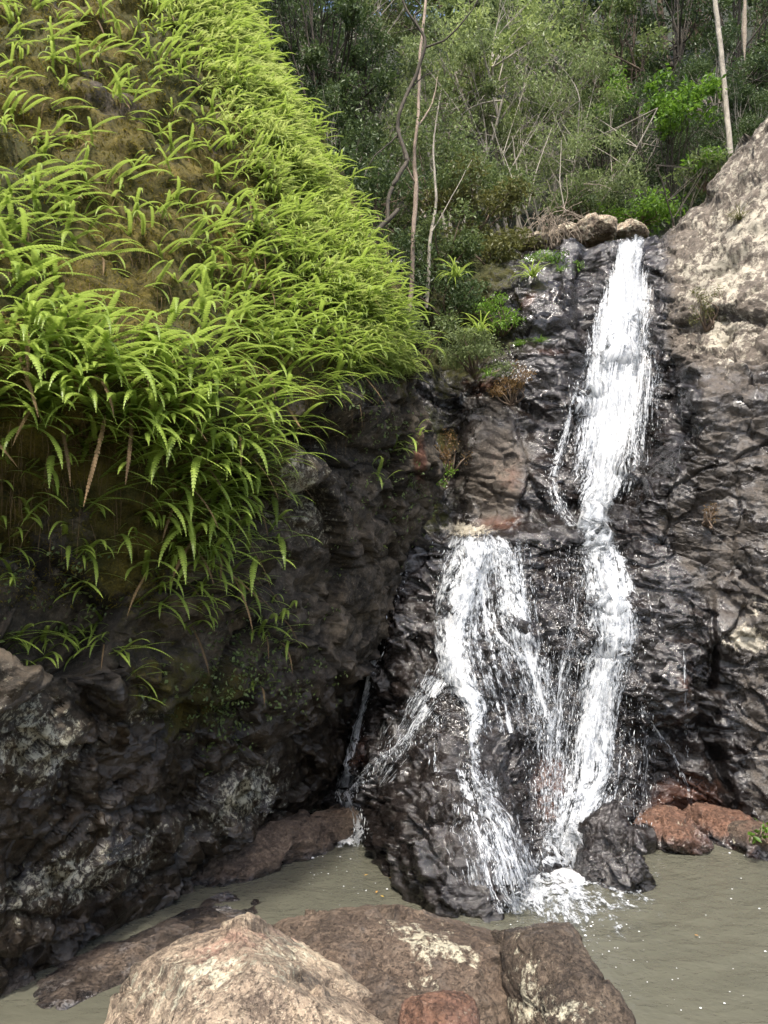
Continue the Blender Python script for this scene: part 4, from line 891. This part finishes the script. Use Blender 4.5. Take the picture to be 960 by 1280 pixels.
# rows of forest going back up the slope: (picture x, picture y of its top, distance, kind)
FOREST = [(345, -60, 17, 2, 'dark tree whose crown shows just past the fern crest at the top'), (400, -20, 19, 0, 'dark green tree with pale twigs beyond the fern crest'), (455, 40, 16, 2, 'dark low tree in the shadow past the fern crest'),
  (470, -90, 22, 3, 'tall grey green tree behind the crooked branch'), (420, 120, 14.5, 0, 'small dark tree filling the gap between fern crest and crooked branch'),
  (560, -110, 22, 1, 'tall mid green tree behind the reddish slender trunk'), (610, -160, 26, 0, 'tall dark tree at the top behind the pale sunlit crown'), (700, -60, 21, 0, 'dark tree right behind the feathery grey green tree'),
  (745, -10, 18, 1, 'mid green tree between the feathery tree and the bright green sapling'), (780, -130, 24, 4, 'very tall dark tree rising past the top above the waterfall'), (840, -80, 20, 2, 'dark tree behind the bright green sapling'),
  (880, -160, 25, 4, 'tall dark tree just left of the white slender trunk top'), (945, -60, 18, 2, 'dark tree at the far right behind the pale slanting rock'), (1000, -120, 21, 4, 'dark tree partly cut by the right edge'),
  (800, 90, 16, 0, 'low dark tree in the deep shade above the streambed boulders'), (760, 130, 15, 2, 'low dark tree right of the feathery tree over the streambed'), (930, 110, 15, 0, 'small dark tree directly above the slanting dry rock'),
  (530, 60, 18, 3, 'grey green tree in the centre gap behind the reddish slender trunk'), (500, 190, 13.5, 1, 'small mid green tree under the crooked branch'), (650, -40, 19, 3, 'grey green tree behind the top of the pale sunlit crown'),
  (380, -200, 26, 4, 'tall far dark tree above the fern crest'), (520, -240, 30, 1, 'tall far tree behind the crooked branch top'), (700, -240, 32, 0, 'tallest far dark tree above the feathery tree'), (840, -260, 34, 4, 'far dark tree closing the top right gap'),
  (960, -280, 32, 1, 'far mid green tree at the top right'), (600, -300, 38, 4, 'farthest dark tree in the centre'), (440, -300, 36, 2, 'farthest dark tree over the crest'), (310, -260, 30, 1, 'far mid green tree hidden mostly by the fern crest'), (1070, -160, 20, 1, 'mid green tree behind the dry rock past the right edge'), (1160, -200, 22, 4, 'tall dark tree farthest past the right edge'), (409, -70, 15.5, 2, 'dark leafy tree standing close behind the upper fern crest'), (405, -90, 23, 2, 'dark tree closing the top gap right beside the fern crest'), (900, 40, 16.5, 0, 'dark tree in the shade behind the white slender trunk'), (870, 150, 14.8, 2, 'dark low bushy tree under the bright green sapling'), (940, 20, 20, 2, 'dark tree behind the dangling dead palm frond')]
for k, (px_, pt_, d_, kind_, lb_) in enumerate(FOREST):
    place(VAR[kind_], px_, pt_, d_, VH[kind_]+.2, k*1.7, 'forest_tree', lb_, 'tree', 'forest trees on the slope')
# trees with a look of their own
place_fit(320, 640, 5, 15.5, 1.55, 1.7, .12, 5200, M['leaf_light'], M['bark_pale'], 'young_tree', 'pale sunlit young tree with light green airy crown at the top centre', 'tree', trunk_r=.05, clumps=34, clump_r=.25, multi=3, aspect=.36)
place_fit(321, 690, 60, 14.5, 1.5, 1.6, .10, 5600, M['leaf_grey'], M['bark_pale'], 'feathery_tree', 'feathery grey green tree with many thin pale stems above the brush', 'tree', trunk_r=.026, clumps=38, clump_r=.24, multi=5, aspect=.3)
place_fit(331, 735, 160, 13.6, 1.2, .9, .085, 4200, M['leaf_grey'], M['bark_pale'], 'feathery_shrub', 'low spreading grey green shrub with bare pale stems above the waterfall lip', 'shrub', trunk_r=.016, clumps=30, clump_r=.27, multi=3, twigs=3, aspect=.3)
place_fit(326, 570, 30, 15.0, 1.5, 1.7, .11, 5200, M['leaf_grey'], M['bark_pale'], 'feathery_tree', 'pale grey green tree with airy crown just right of the crooked branch', 'tree', trunk_r=.05, clumps=34, clump_r=.25, multi=3, aspect=.34)
place_fit(323, 850, 92, 13.8, .72, .62, .11, 1700, M['leaf_bright'], M['bark_dark'], 'sapling', 'bright green broad-leaved sapling in front of the dark forest', 'tree', trunk_r=.03, clumps=22, clump_r=.34, aspect=.5)
place_fit(324, 768, 92, 15, .6, .5, .10, 700, M['leaf_bright'], M['bark_dark'], 'sapling', 'small bright green sapling near the feathery shrub top', 'tree', trunk_r=.025, clumps=14, clump_r=.36, aspect=.5)
place_fit(325, 878, 178, 12.6, .4, .26, .09, 320, M['leaf_bright'], M['bark_dark'], 'sapling', 'low bright leafy sapling tucked at the foot of the white slender trunk', 'tree', trunk_r=.02, clumps=10, clump_r=.36, aspect=.5)

def poly_tree(name, paths, mat, label, cat, crown=None):
    """A thin tree traced by its limbs: each path is a list of (picture x, y, distance, radius)."""
    a = Acc(); r = np.random.default_rng(len(label))
    for pth in paths:
        q = catmull(np.array([list(P(x, y, d))+[rad] for x, y, d, rad in pth]), len(pth)*6)
        q[:, :3] += .015*np.stack([fbm(q[:, :3]*4+9*i, 2) for i in range(3)], 1)
        a.add(*tube(q[:, :3], q[:, 3], 7))
    base = P(*paths[0][0][:3]); o = empty(name, base, 0, label, cat)
    a.V = [v-base for v in a.V]; link('trunk', a.mesh('trunk', mat), o)
    if crown:
        c = Acc()
        for (x, y, d, rad, n, leaf) in crown[1]:
            ctr = P(x, y, d)-base; pp = r.normal(0, rad*.5, (n, 3)); v, f = leaves(ctr+pp, 1., leaf, r); c.add(v, f, np.repeat(r.uniform(0, 1, n), 4))
        link('crown', c.mesh('crown', crown[0], False), o)
    return o
poly_tree('slender_tree', [[(510, 400, 10.4, .04), (515, 350, 10.4, .034), (516, 300, 10.4, .03), (520, 240, 10.4, .034), (518, 190, 10.4, .024), (523, 140, 10.4, .022), (525, 70, 10.5, .022), (532, 0, 10.6, .02), (533, -60, 10.7, .016)],
   [(521, 160, 10.4, .014), (540, 130, 10.6, .010), (548, 90, 10.8, .006)], [(519, 230, 10.4, .014), (506, 200, 10.2, .010), (500, 160, 10.1, .006)]], M['bark_red'], 'slender reddish trunk rising straight out of the shrubs beside the fern crest', 'tree',
   (M['leaf_mid'], [(540, 60, 10.8, .35, 260, .06), (560, 110, 10.8, .3, 200, .06), (500, 150, 10.2, .25, 120, .06)]))
poly_tree('thin_tree', [[(533, 385, 10.8, .03), (536, 340, 10.8, .028), (538, 300, 10.8, .025), (545, 250, 10.9, .02), (542, 180, 11, .015), (552, 110, 11.1, .01)], [(540, 290, 10.8, .012), (556, 262, 10.9, .008), (590, 200, 11.2, .005)]], M['bark_pale'], 'thin pale stem standing right of the slender reddish trunk', 'tree',
   (M['leaf_mid'], [(552, 150, 11.1, .3, 200, .06), (580, 210, 11.1, .25, 120, .06)]))
poly_tree('crooked_branch', [[(440, 312, 9.2, 0.0370), (462, 296, 9.3, 0.0333), (484, 276, 9.4, 0.0311), (498, 262, 9.5, 0.0266)], [(484, 276, 9.4, 0.0222), (487, 245, 9.5, 0.0259), (497, 222, 9.6, 0.0296), (508, 203, 9.7, 0.0311), (505, 185, 9.8, 0.0266), (497, 160, 9.9, 0.0252), (500, 138, 9.9, 0.0252), (514, 108, 10, 0.0252), (524, 84, 10, 0.0252), (531, 55, 10, 0.0222), (526, 38, 10, 0.0192), (512, 18, 10, 0.0163), (498, -10, 10, 0.0133)],
   [(531, 60, 10, 0.0148), (552, 52, 10, 0.0133), (570, 36, 10, 0.0118), (590, 12, 10, 0.0089), (605, -15, 10, 0.0074)], [(526, 40, 10, 0.0133), (518, 20, 10.1, 0.0118), (526, 8, 10.1, 0.0104), (500, -20, 10.1, 0.0074)], [(512, 112, 10, 0.0104), (530, 95, 10.1, 0.0074), (548, 88, 10.1, 0.0044)], [(497, 170, 9.9, 0.0104), (480, 185, 9.8, 0.0089), (466, 198, 9.7, 0.0074), (455, 222, 9.6, 0.0059)]], M['bark_dark'],
   'dark crooked branch leaning out over the fern crest toward the top', 'tree')
poly_tree('white_trunk', [[(917, 230, 13.2, .055), (912, 180, 13.2, .052), (907, 130, 13.3, .05), (902, 70, 13.4, .048), (896, 20, 13.5, .046), (890, -40, 13.6, .042), (886, -110, 13.7, .036)]], M['bark_pale'], 'straight white slender trunk in front of the dark forest behind the dry rock', 'tree',
   (M['leaf_dark'], [(885, -110, 13.7, .8, 500, .14)]))
poly_tree('bare_stems', [[(655, 262, 12.8, .012), (648, 225, 12.8, .010), (640, 170, 12.8, .006)], [(655, 262, 12.6, .012), (640, 222, 12.7, .010), (626, 185, 12.8, .006)], [(660, 258, 12.9, .012), (672, 210, 12.9, .010), (690, 160, 13, .005)],
   [(706, 265, 12.9, .012), (700, 225, 12.9, .010), (702, 175, 13, .006)]], M['bark_pale'], 'cluster of thin bare pale stems under the feathery tree', 'shrub')
poly_tree('palm_frond', [[(930, -60, 14, .02), (931, 0, 14, .03), (930, 40, 14, .05), (931, 76, 14, .006)]], M['twig'], 'dead straw coloured palm frond dangling right of the white trunk', 'palm frond')

# shrubs: built where they stand on the rock
def shrub(px, py, d, w, h, leaf, n, mat, label, seed, name='shrub', bvh=None, clumps=14, stem_mat=None, aspect=.42):
    r = np.random.default_rng(seed); ctr = P(px, py, d); a, s = Acc(), Acc(); base = ctr-np.array([0, 0, h])
    for k in range(clumps):
        q = r.normal(0, .5, 3); q *= min(1, 1/np.linalg.norm(q)); c = q*np.array([w, w*.7, h]); m = int(n/clumps*r.uniform(.5, 1.5))
        x = r.normal(0, 1, (m, 3)); x /= np.linalg.norm(x, axis=1)[:, None]; x *= (r.random(m)**.4)[:, None]*np.array([w, w, h*.8])*.42
        v, f = leaves(c+x+[0, 0, h], .8, leaf, r, aspect); a.add(v, f, np.repeat(np.clip(r.uniform(.2, .8)+r.normal(0, .2, m), 0, 1), 4))
        pts = np.array([[0, .1, 0], c*.5+[0, 0, h*.5]+r.normal(0, .05, 3), c+[0, 0, h]]); s.add(*tube(catmull(pts, 7), np.linspace(.016, .004, 7), 5))
    o = empty(name, base, 0, label, 'shrub'); link('foliage', a.mesh('foliage', mat, False), o); link('stems', s.mesh('stems', stem_mat or M['bark_brown']), o); return o
SH = [(590, 255, 12.0, .75, .55, .085, 2600, 'leaf_olive', 'olive and reddish leafed shrub under the bare pale stems'), (640, 235, 12.6, .6, .5, .08, 1800, 'leaf_mid', 'mid green shrub beneath the tangle of bare stems'),
  (560, 300, 11.2, .55, .5, .075, 2200, 'leaf_mid', 'dark bushy shrub between the pale stem and the olive shrub'), (615, 305, 11.6, .7, .4, .08, 2200, 'leaf_olive', 'yellowish olive shrub spilling over the rock left of the lip'),
  (560, 370, 10.8, .6, .4, .07, 2200, 'leaf_dark', 'dark shrub in the hollow right of the slender trunk foot'), (530, 420, 10.2, .45, .4, .06, 1800, 'leaf_mid', 'twiggy shrub beside the lowest fern crest'),
  (595, 445, 9.75, .52, .28, .045, 3000, 'leaf_grey', 'rounded fine grey green shrub sitting on the rock above the brown slab'), (630, 395, 10.35, .35, .25, .05, 1200, 'leaf_bright', 'small bright green shrub at the left of the wet black block'),
  (640, 480, 9.75, .26, .26, .04, 900, 'leaf_rust', 'rusty green small shrub drooping beneath the grassy patch'), (485, 330, 10.6, .6, .6, .07, 2200, 'leaf_dark', 'dark shrub directly behind the fern crest'), (540, 215, 12.5, .8, .7, .08, 2400, 'leaf_mid', 'leafy shrub behind the slender trunk middle'),
  (465, 250, 11.5, .7, .8, .08, 2400, 'leaf_dark', 'shaded shrub behind the base of the crooked branch'), (690, 330, 11.0, .38, .16, .05, 900, 'leaf_bright', 'low green clump on the rock step left of the lip'), (575, 200, 13, .8, .6, .08, 2200, 'leaf_grey', 'grey green shrub behind the thin pale stem'),
  (545, 590, 9.6, .22, .25, .04, 500, 'leaf_bright', 'small bright herb clump in the dark corner above the ledge'), (565, 565, 9.75, .22, .3, .035, 600, 'leaf_rust', 'reddish brown twiggy herb in the dark corner'),
  (800, 262, 13.3, .9, .22, .09, 1600, 'leaf_bright', 'creeping green ground plants on the skyline behind the lip'), (730, 262, 13.6, .7, .25, .08, 1200, 'leaf_mid', 'low green growth behind the cream streambed boulder'), (880, 215, 12.6, .6, .3, .09, 900, 'leaf_mid', 'green growth peeping over the slanting dry rock'),
  (885, 385, 9.75, .22, .28, .028, 900, 'leaf_olive', 'sparse dry scrub clinging in the hollow of the pale rock'), (888, 640, 8.15, .10, .14, .025, 220, 'leaf_rust', 'tiny brownish plant in a crack of the grey rock')]
for k, (x, y, d, w_, h_, lf, n_, mt, lb) in enumerate(SH): shrub(x, y, d, w_, h_, lf, n_, M[mt], lb, 500+k)

def strappy(px, py, d, n, L, w, mat, label, seed, name='grass_tuft', cat='grass tuft', spread=1.0, droop=1.6, hit=None):
    r = np.random.default_rng(seed); base = P(px, py, d)
    if hit is not None:
        loc, nn = ray_hit(hit, px, py)
        if loc is not None: base = np.array(loc)
    a = Acc()
    for k in range(n):
        az = r.uniform(0, 2*math.pi); el = r.uniform(.5, 1.4)/spread; p = np.array([r.normal(0, .03), r.normal(0, .03), 0]); l = L*r.uniform(.6, 1.15); V = []; m = 7
        for i in range(m+1):
            t_ = i/m; dd = np.array([math.cos(az)*math.cos(el), math.sin(az)*math.cos(el), math.sin(el)]); sd_ = np.array([-math.sin(az), math.cos(az), 0]); ww = w*(1-.85*t_**1.5)
            V += [p-sd_*ww, p+sd_*ww]; p = p+dd*l/m; el -= droop/m*r.uniform(.5, 1.5)
        kk = np.arange(m)*2; a.add(np.array(V), np.stack([kk, kk+1, kk+3, kk+2], 1), np.full(2*m+2, r.uniform(.2, 1)))
    o = link(name, a.mesh(name, mat, False), None, label, cat, loc=base); return o
strappy(600, 415, 9.6, 34, .42, .012, M['fern'], 'strap-leaved bright green plant above the rounded grey green shrub', 700, 'strap_plant', 'plant')
strappy(665, 345, 10.4, 30, .36, .011, M['fern'], 'strap-leaved plant standing on the rock step left of the lip', 701, 'strap_plant', 'plant')
strappy(570, 345, 10.2, 26, .4, .012, M['fern'], 'strap-leaved plant beside the dark hollow shrub', 702, 'strap_plant', 'plant')
strappy(610, 470, 9.4, 40, .22, .004, M['leaf_bright'], 'thin grass drooping under the rounded grey green shrub', 703)
for k, (x, y) in enumerate([(650, 432), (675, 428), (700, 340)]):
    strappy(x, y, 9.9, 60, .16, .004, M['leaf_bright'], ['yellow green grass tuft on the rock shelf over the wet black slab', 'grass tuft at the shelf end nearest the waterfall', 'grass tuft on the rock step near the lip'][k], 710+k, hit=bvh_face)
strappy(925, 275, 9.5, 90, .28, .004, M['leaf_olive'], 'brownish grass tuft growing on the pale dry rock top', 720, hit=bvh_face)
strappy(250, 690, 5.6, 60, .34, .005, M['fern'], 'hanging tuft of thin grass among the dangling ferns', 721, droop=3.0, hit=bvh_cliff)
o = shrub(950, 1040, 7.2, .09, .13, .07, 46, M['leaf_bright'], 'bright green leafy seedling at the pool edge by the right side', 730, 'seedling', clumps=7, aspect=.55); o['category'] = 'plant'
# small-leaved herbs on the shaded cliff
a = Acc(); r = np.random.default_rng(91)
for cx_, cy_, sx, sy, n_ in [(300, 815, 34, 24, 90), (265, 880, 30, 20, 60), (335, 850, 24, 30, 60), (275, 905, 24, 24, 50), (480, 560, 24, 60, 90), (515, 620, 20, 40, 70), (470, 470, 26, 40, 90), (60, 730, 60, 40, 60), (390, 800, 20, 60, 40)]:
    for k in range(n_):
        loc, nn = ray_hit(bvh_cliff, r.normal(cx_, sx), r.normal(cy_, sy))
        if loc is None: continue
        v, f = leaves(np.array(loc)+np.array(nn)*.02+r.normal(0, .02, (4, 3)), .8, .038, r, .6); a.add(v, f, np.repeat(r.uniform(0, 1, 4), 4))
link('herbs', a.mesh('herbs', M['leaf_mid'], False), kind='stuff', label='scattered tiny-leaved herbs rooted on the shaded cliff', cat='herbs')
# dry brush pile
a = Acc(); r = np.random.default_rng(77); base = P(690, 300, 12.2)
for k in range(120):
    p0 = np.array([r.normal(0, .25), r.normal(0, .25), r.uniform(.0, .55)]); pts, rd = limb(p0, r.normal(0, 1, 3)*[.8, .6, .8]+[0, 0, -.5], r.uniform(.3, .75), r.uniform(.004, .010), .003, r, 6, .35, -.6); a.add(*tube(pts, rd, 4))
link('brush_pile', a.mesh('brush_pile', M['twig']), None, 'heap of dry tangled twigs on the streambed left of the boulders', 'brush pile', loc=base)
# undergrowth on the slope
r = np.random.default_rng(88); n_ = 26000; x = r.uniform(-9, 16, n_); y = 12.3+np.abs(r.normal(0, 1, n_))*9; keep = np.ones(n_, bool)
z = hill(x, y)+r.random(n_)**2*.9+.1
zz = np.stack([x, y, z], 1); clump = perlin(zz*np.array([.8, .8, .3])); zz = zz[clump > -.25]; v, f = leaves(zz, 1., .17, r); 
link('undergrowth', mesh_np('undergrowth', v, f, [M['leaf_dark']], False, attrs={'tint': np.repeat(np.clip(.4+perlin(zz*.9)+r.normal(0, .2, len(zz)), 0, 1), 4)}), kind='stuff', label='dark leafy undergrowth covering the forest slope', cat='undergrowth')
# fallen leaves on the water and a few on rocks
lv = [(487, 1097, 'yellow'), (470, 1116, 'yellow'), (480, 1121, 'orange'), (499, 1082, 'pale'), (868, 1168, 'pale'), (455, 1094, 'brown')]
t = NT('fallen leaf'); oi = t.n('ObjectInfo').outputs['Random']; M['fallen'] = t.out(t.n('BsdfPrincipled', {'Base Color': t.mix(oi, (.55, .36, .05), (.45, .22, .05)), 'Roughness': .5}).outputs[0])
LB = ['small yellow leaf floating at the foot of the black mound', 'yellow leaf floating close to the flat boulder', 'orange tinted leaf nearest the flat boulder edge', 'pale leaf drifting beside the black mound', 'lone pale leaf floating on the open pool', 'brown leaf drifting toward the side trickle']
for k, (x, y, c) in enumerate(lv):
    w_ = W(x, y, .016); v = np.array([[0, 0, 0], [.012, .007, .002], [.03, 0, .004], [.012, -.007, .002]])*1.2
    o = link('fallen_leaf', mesh_np('fallen_leaf', v, np.array([[0, 1, 2, 3]]), [M['fallen']]), None, LB[k], 'leaf', 'leaves floating on the pool', loc=w_); o.rotation_euler = (0, 0, k*1.3)
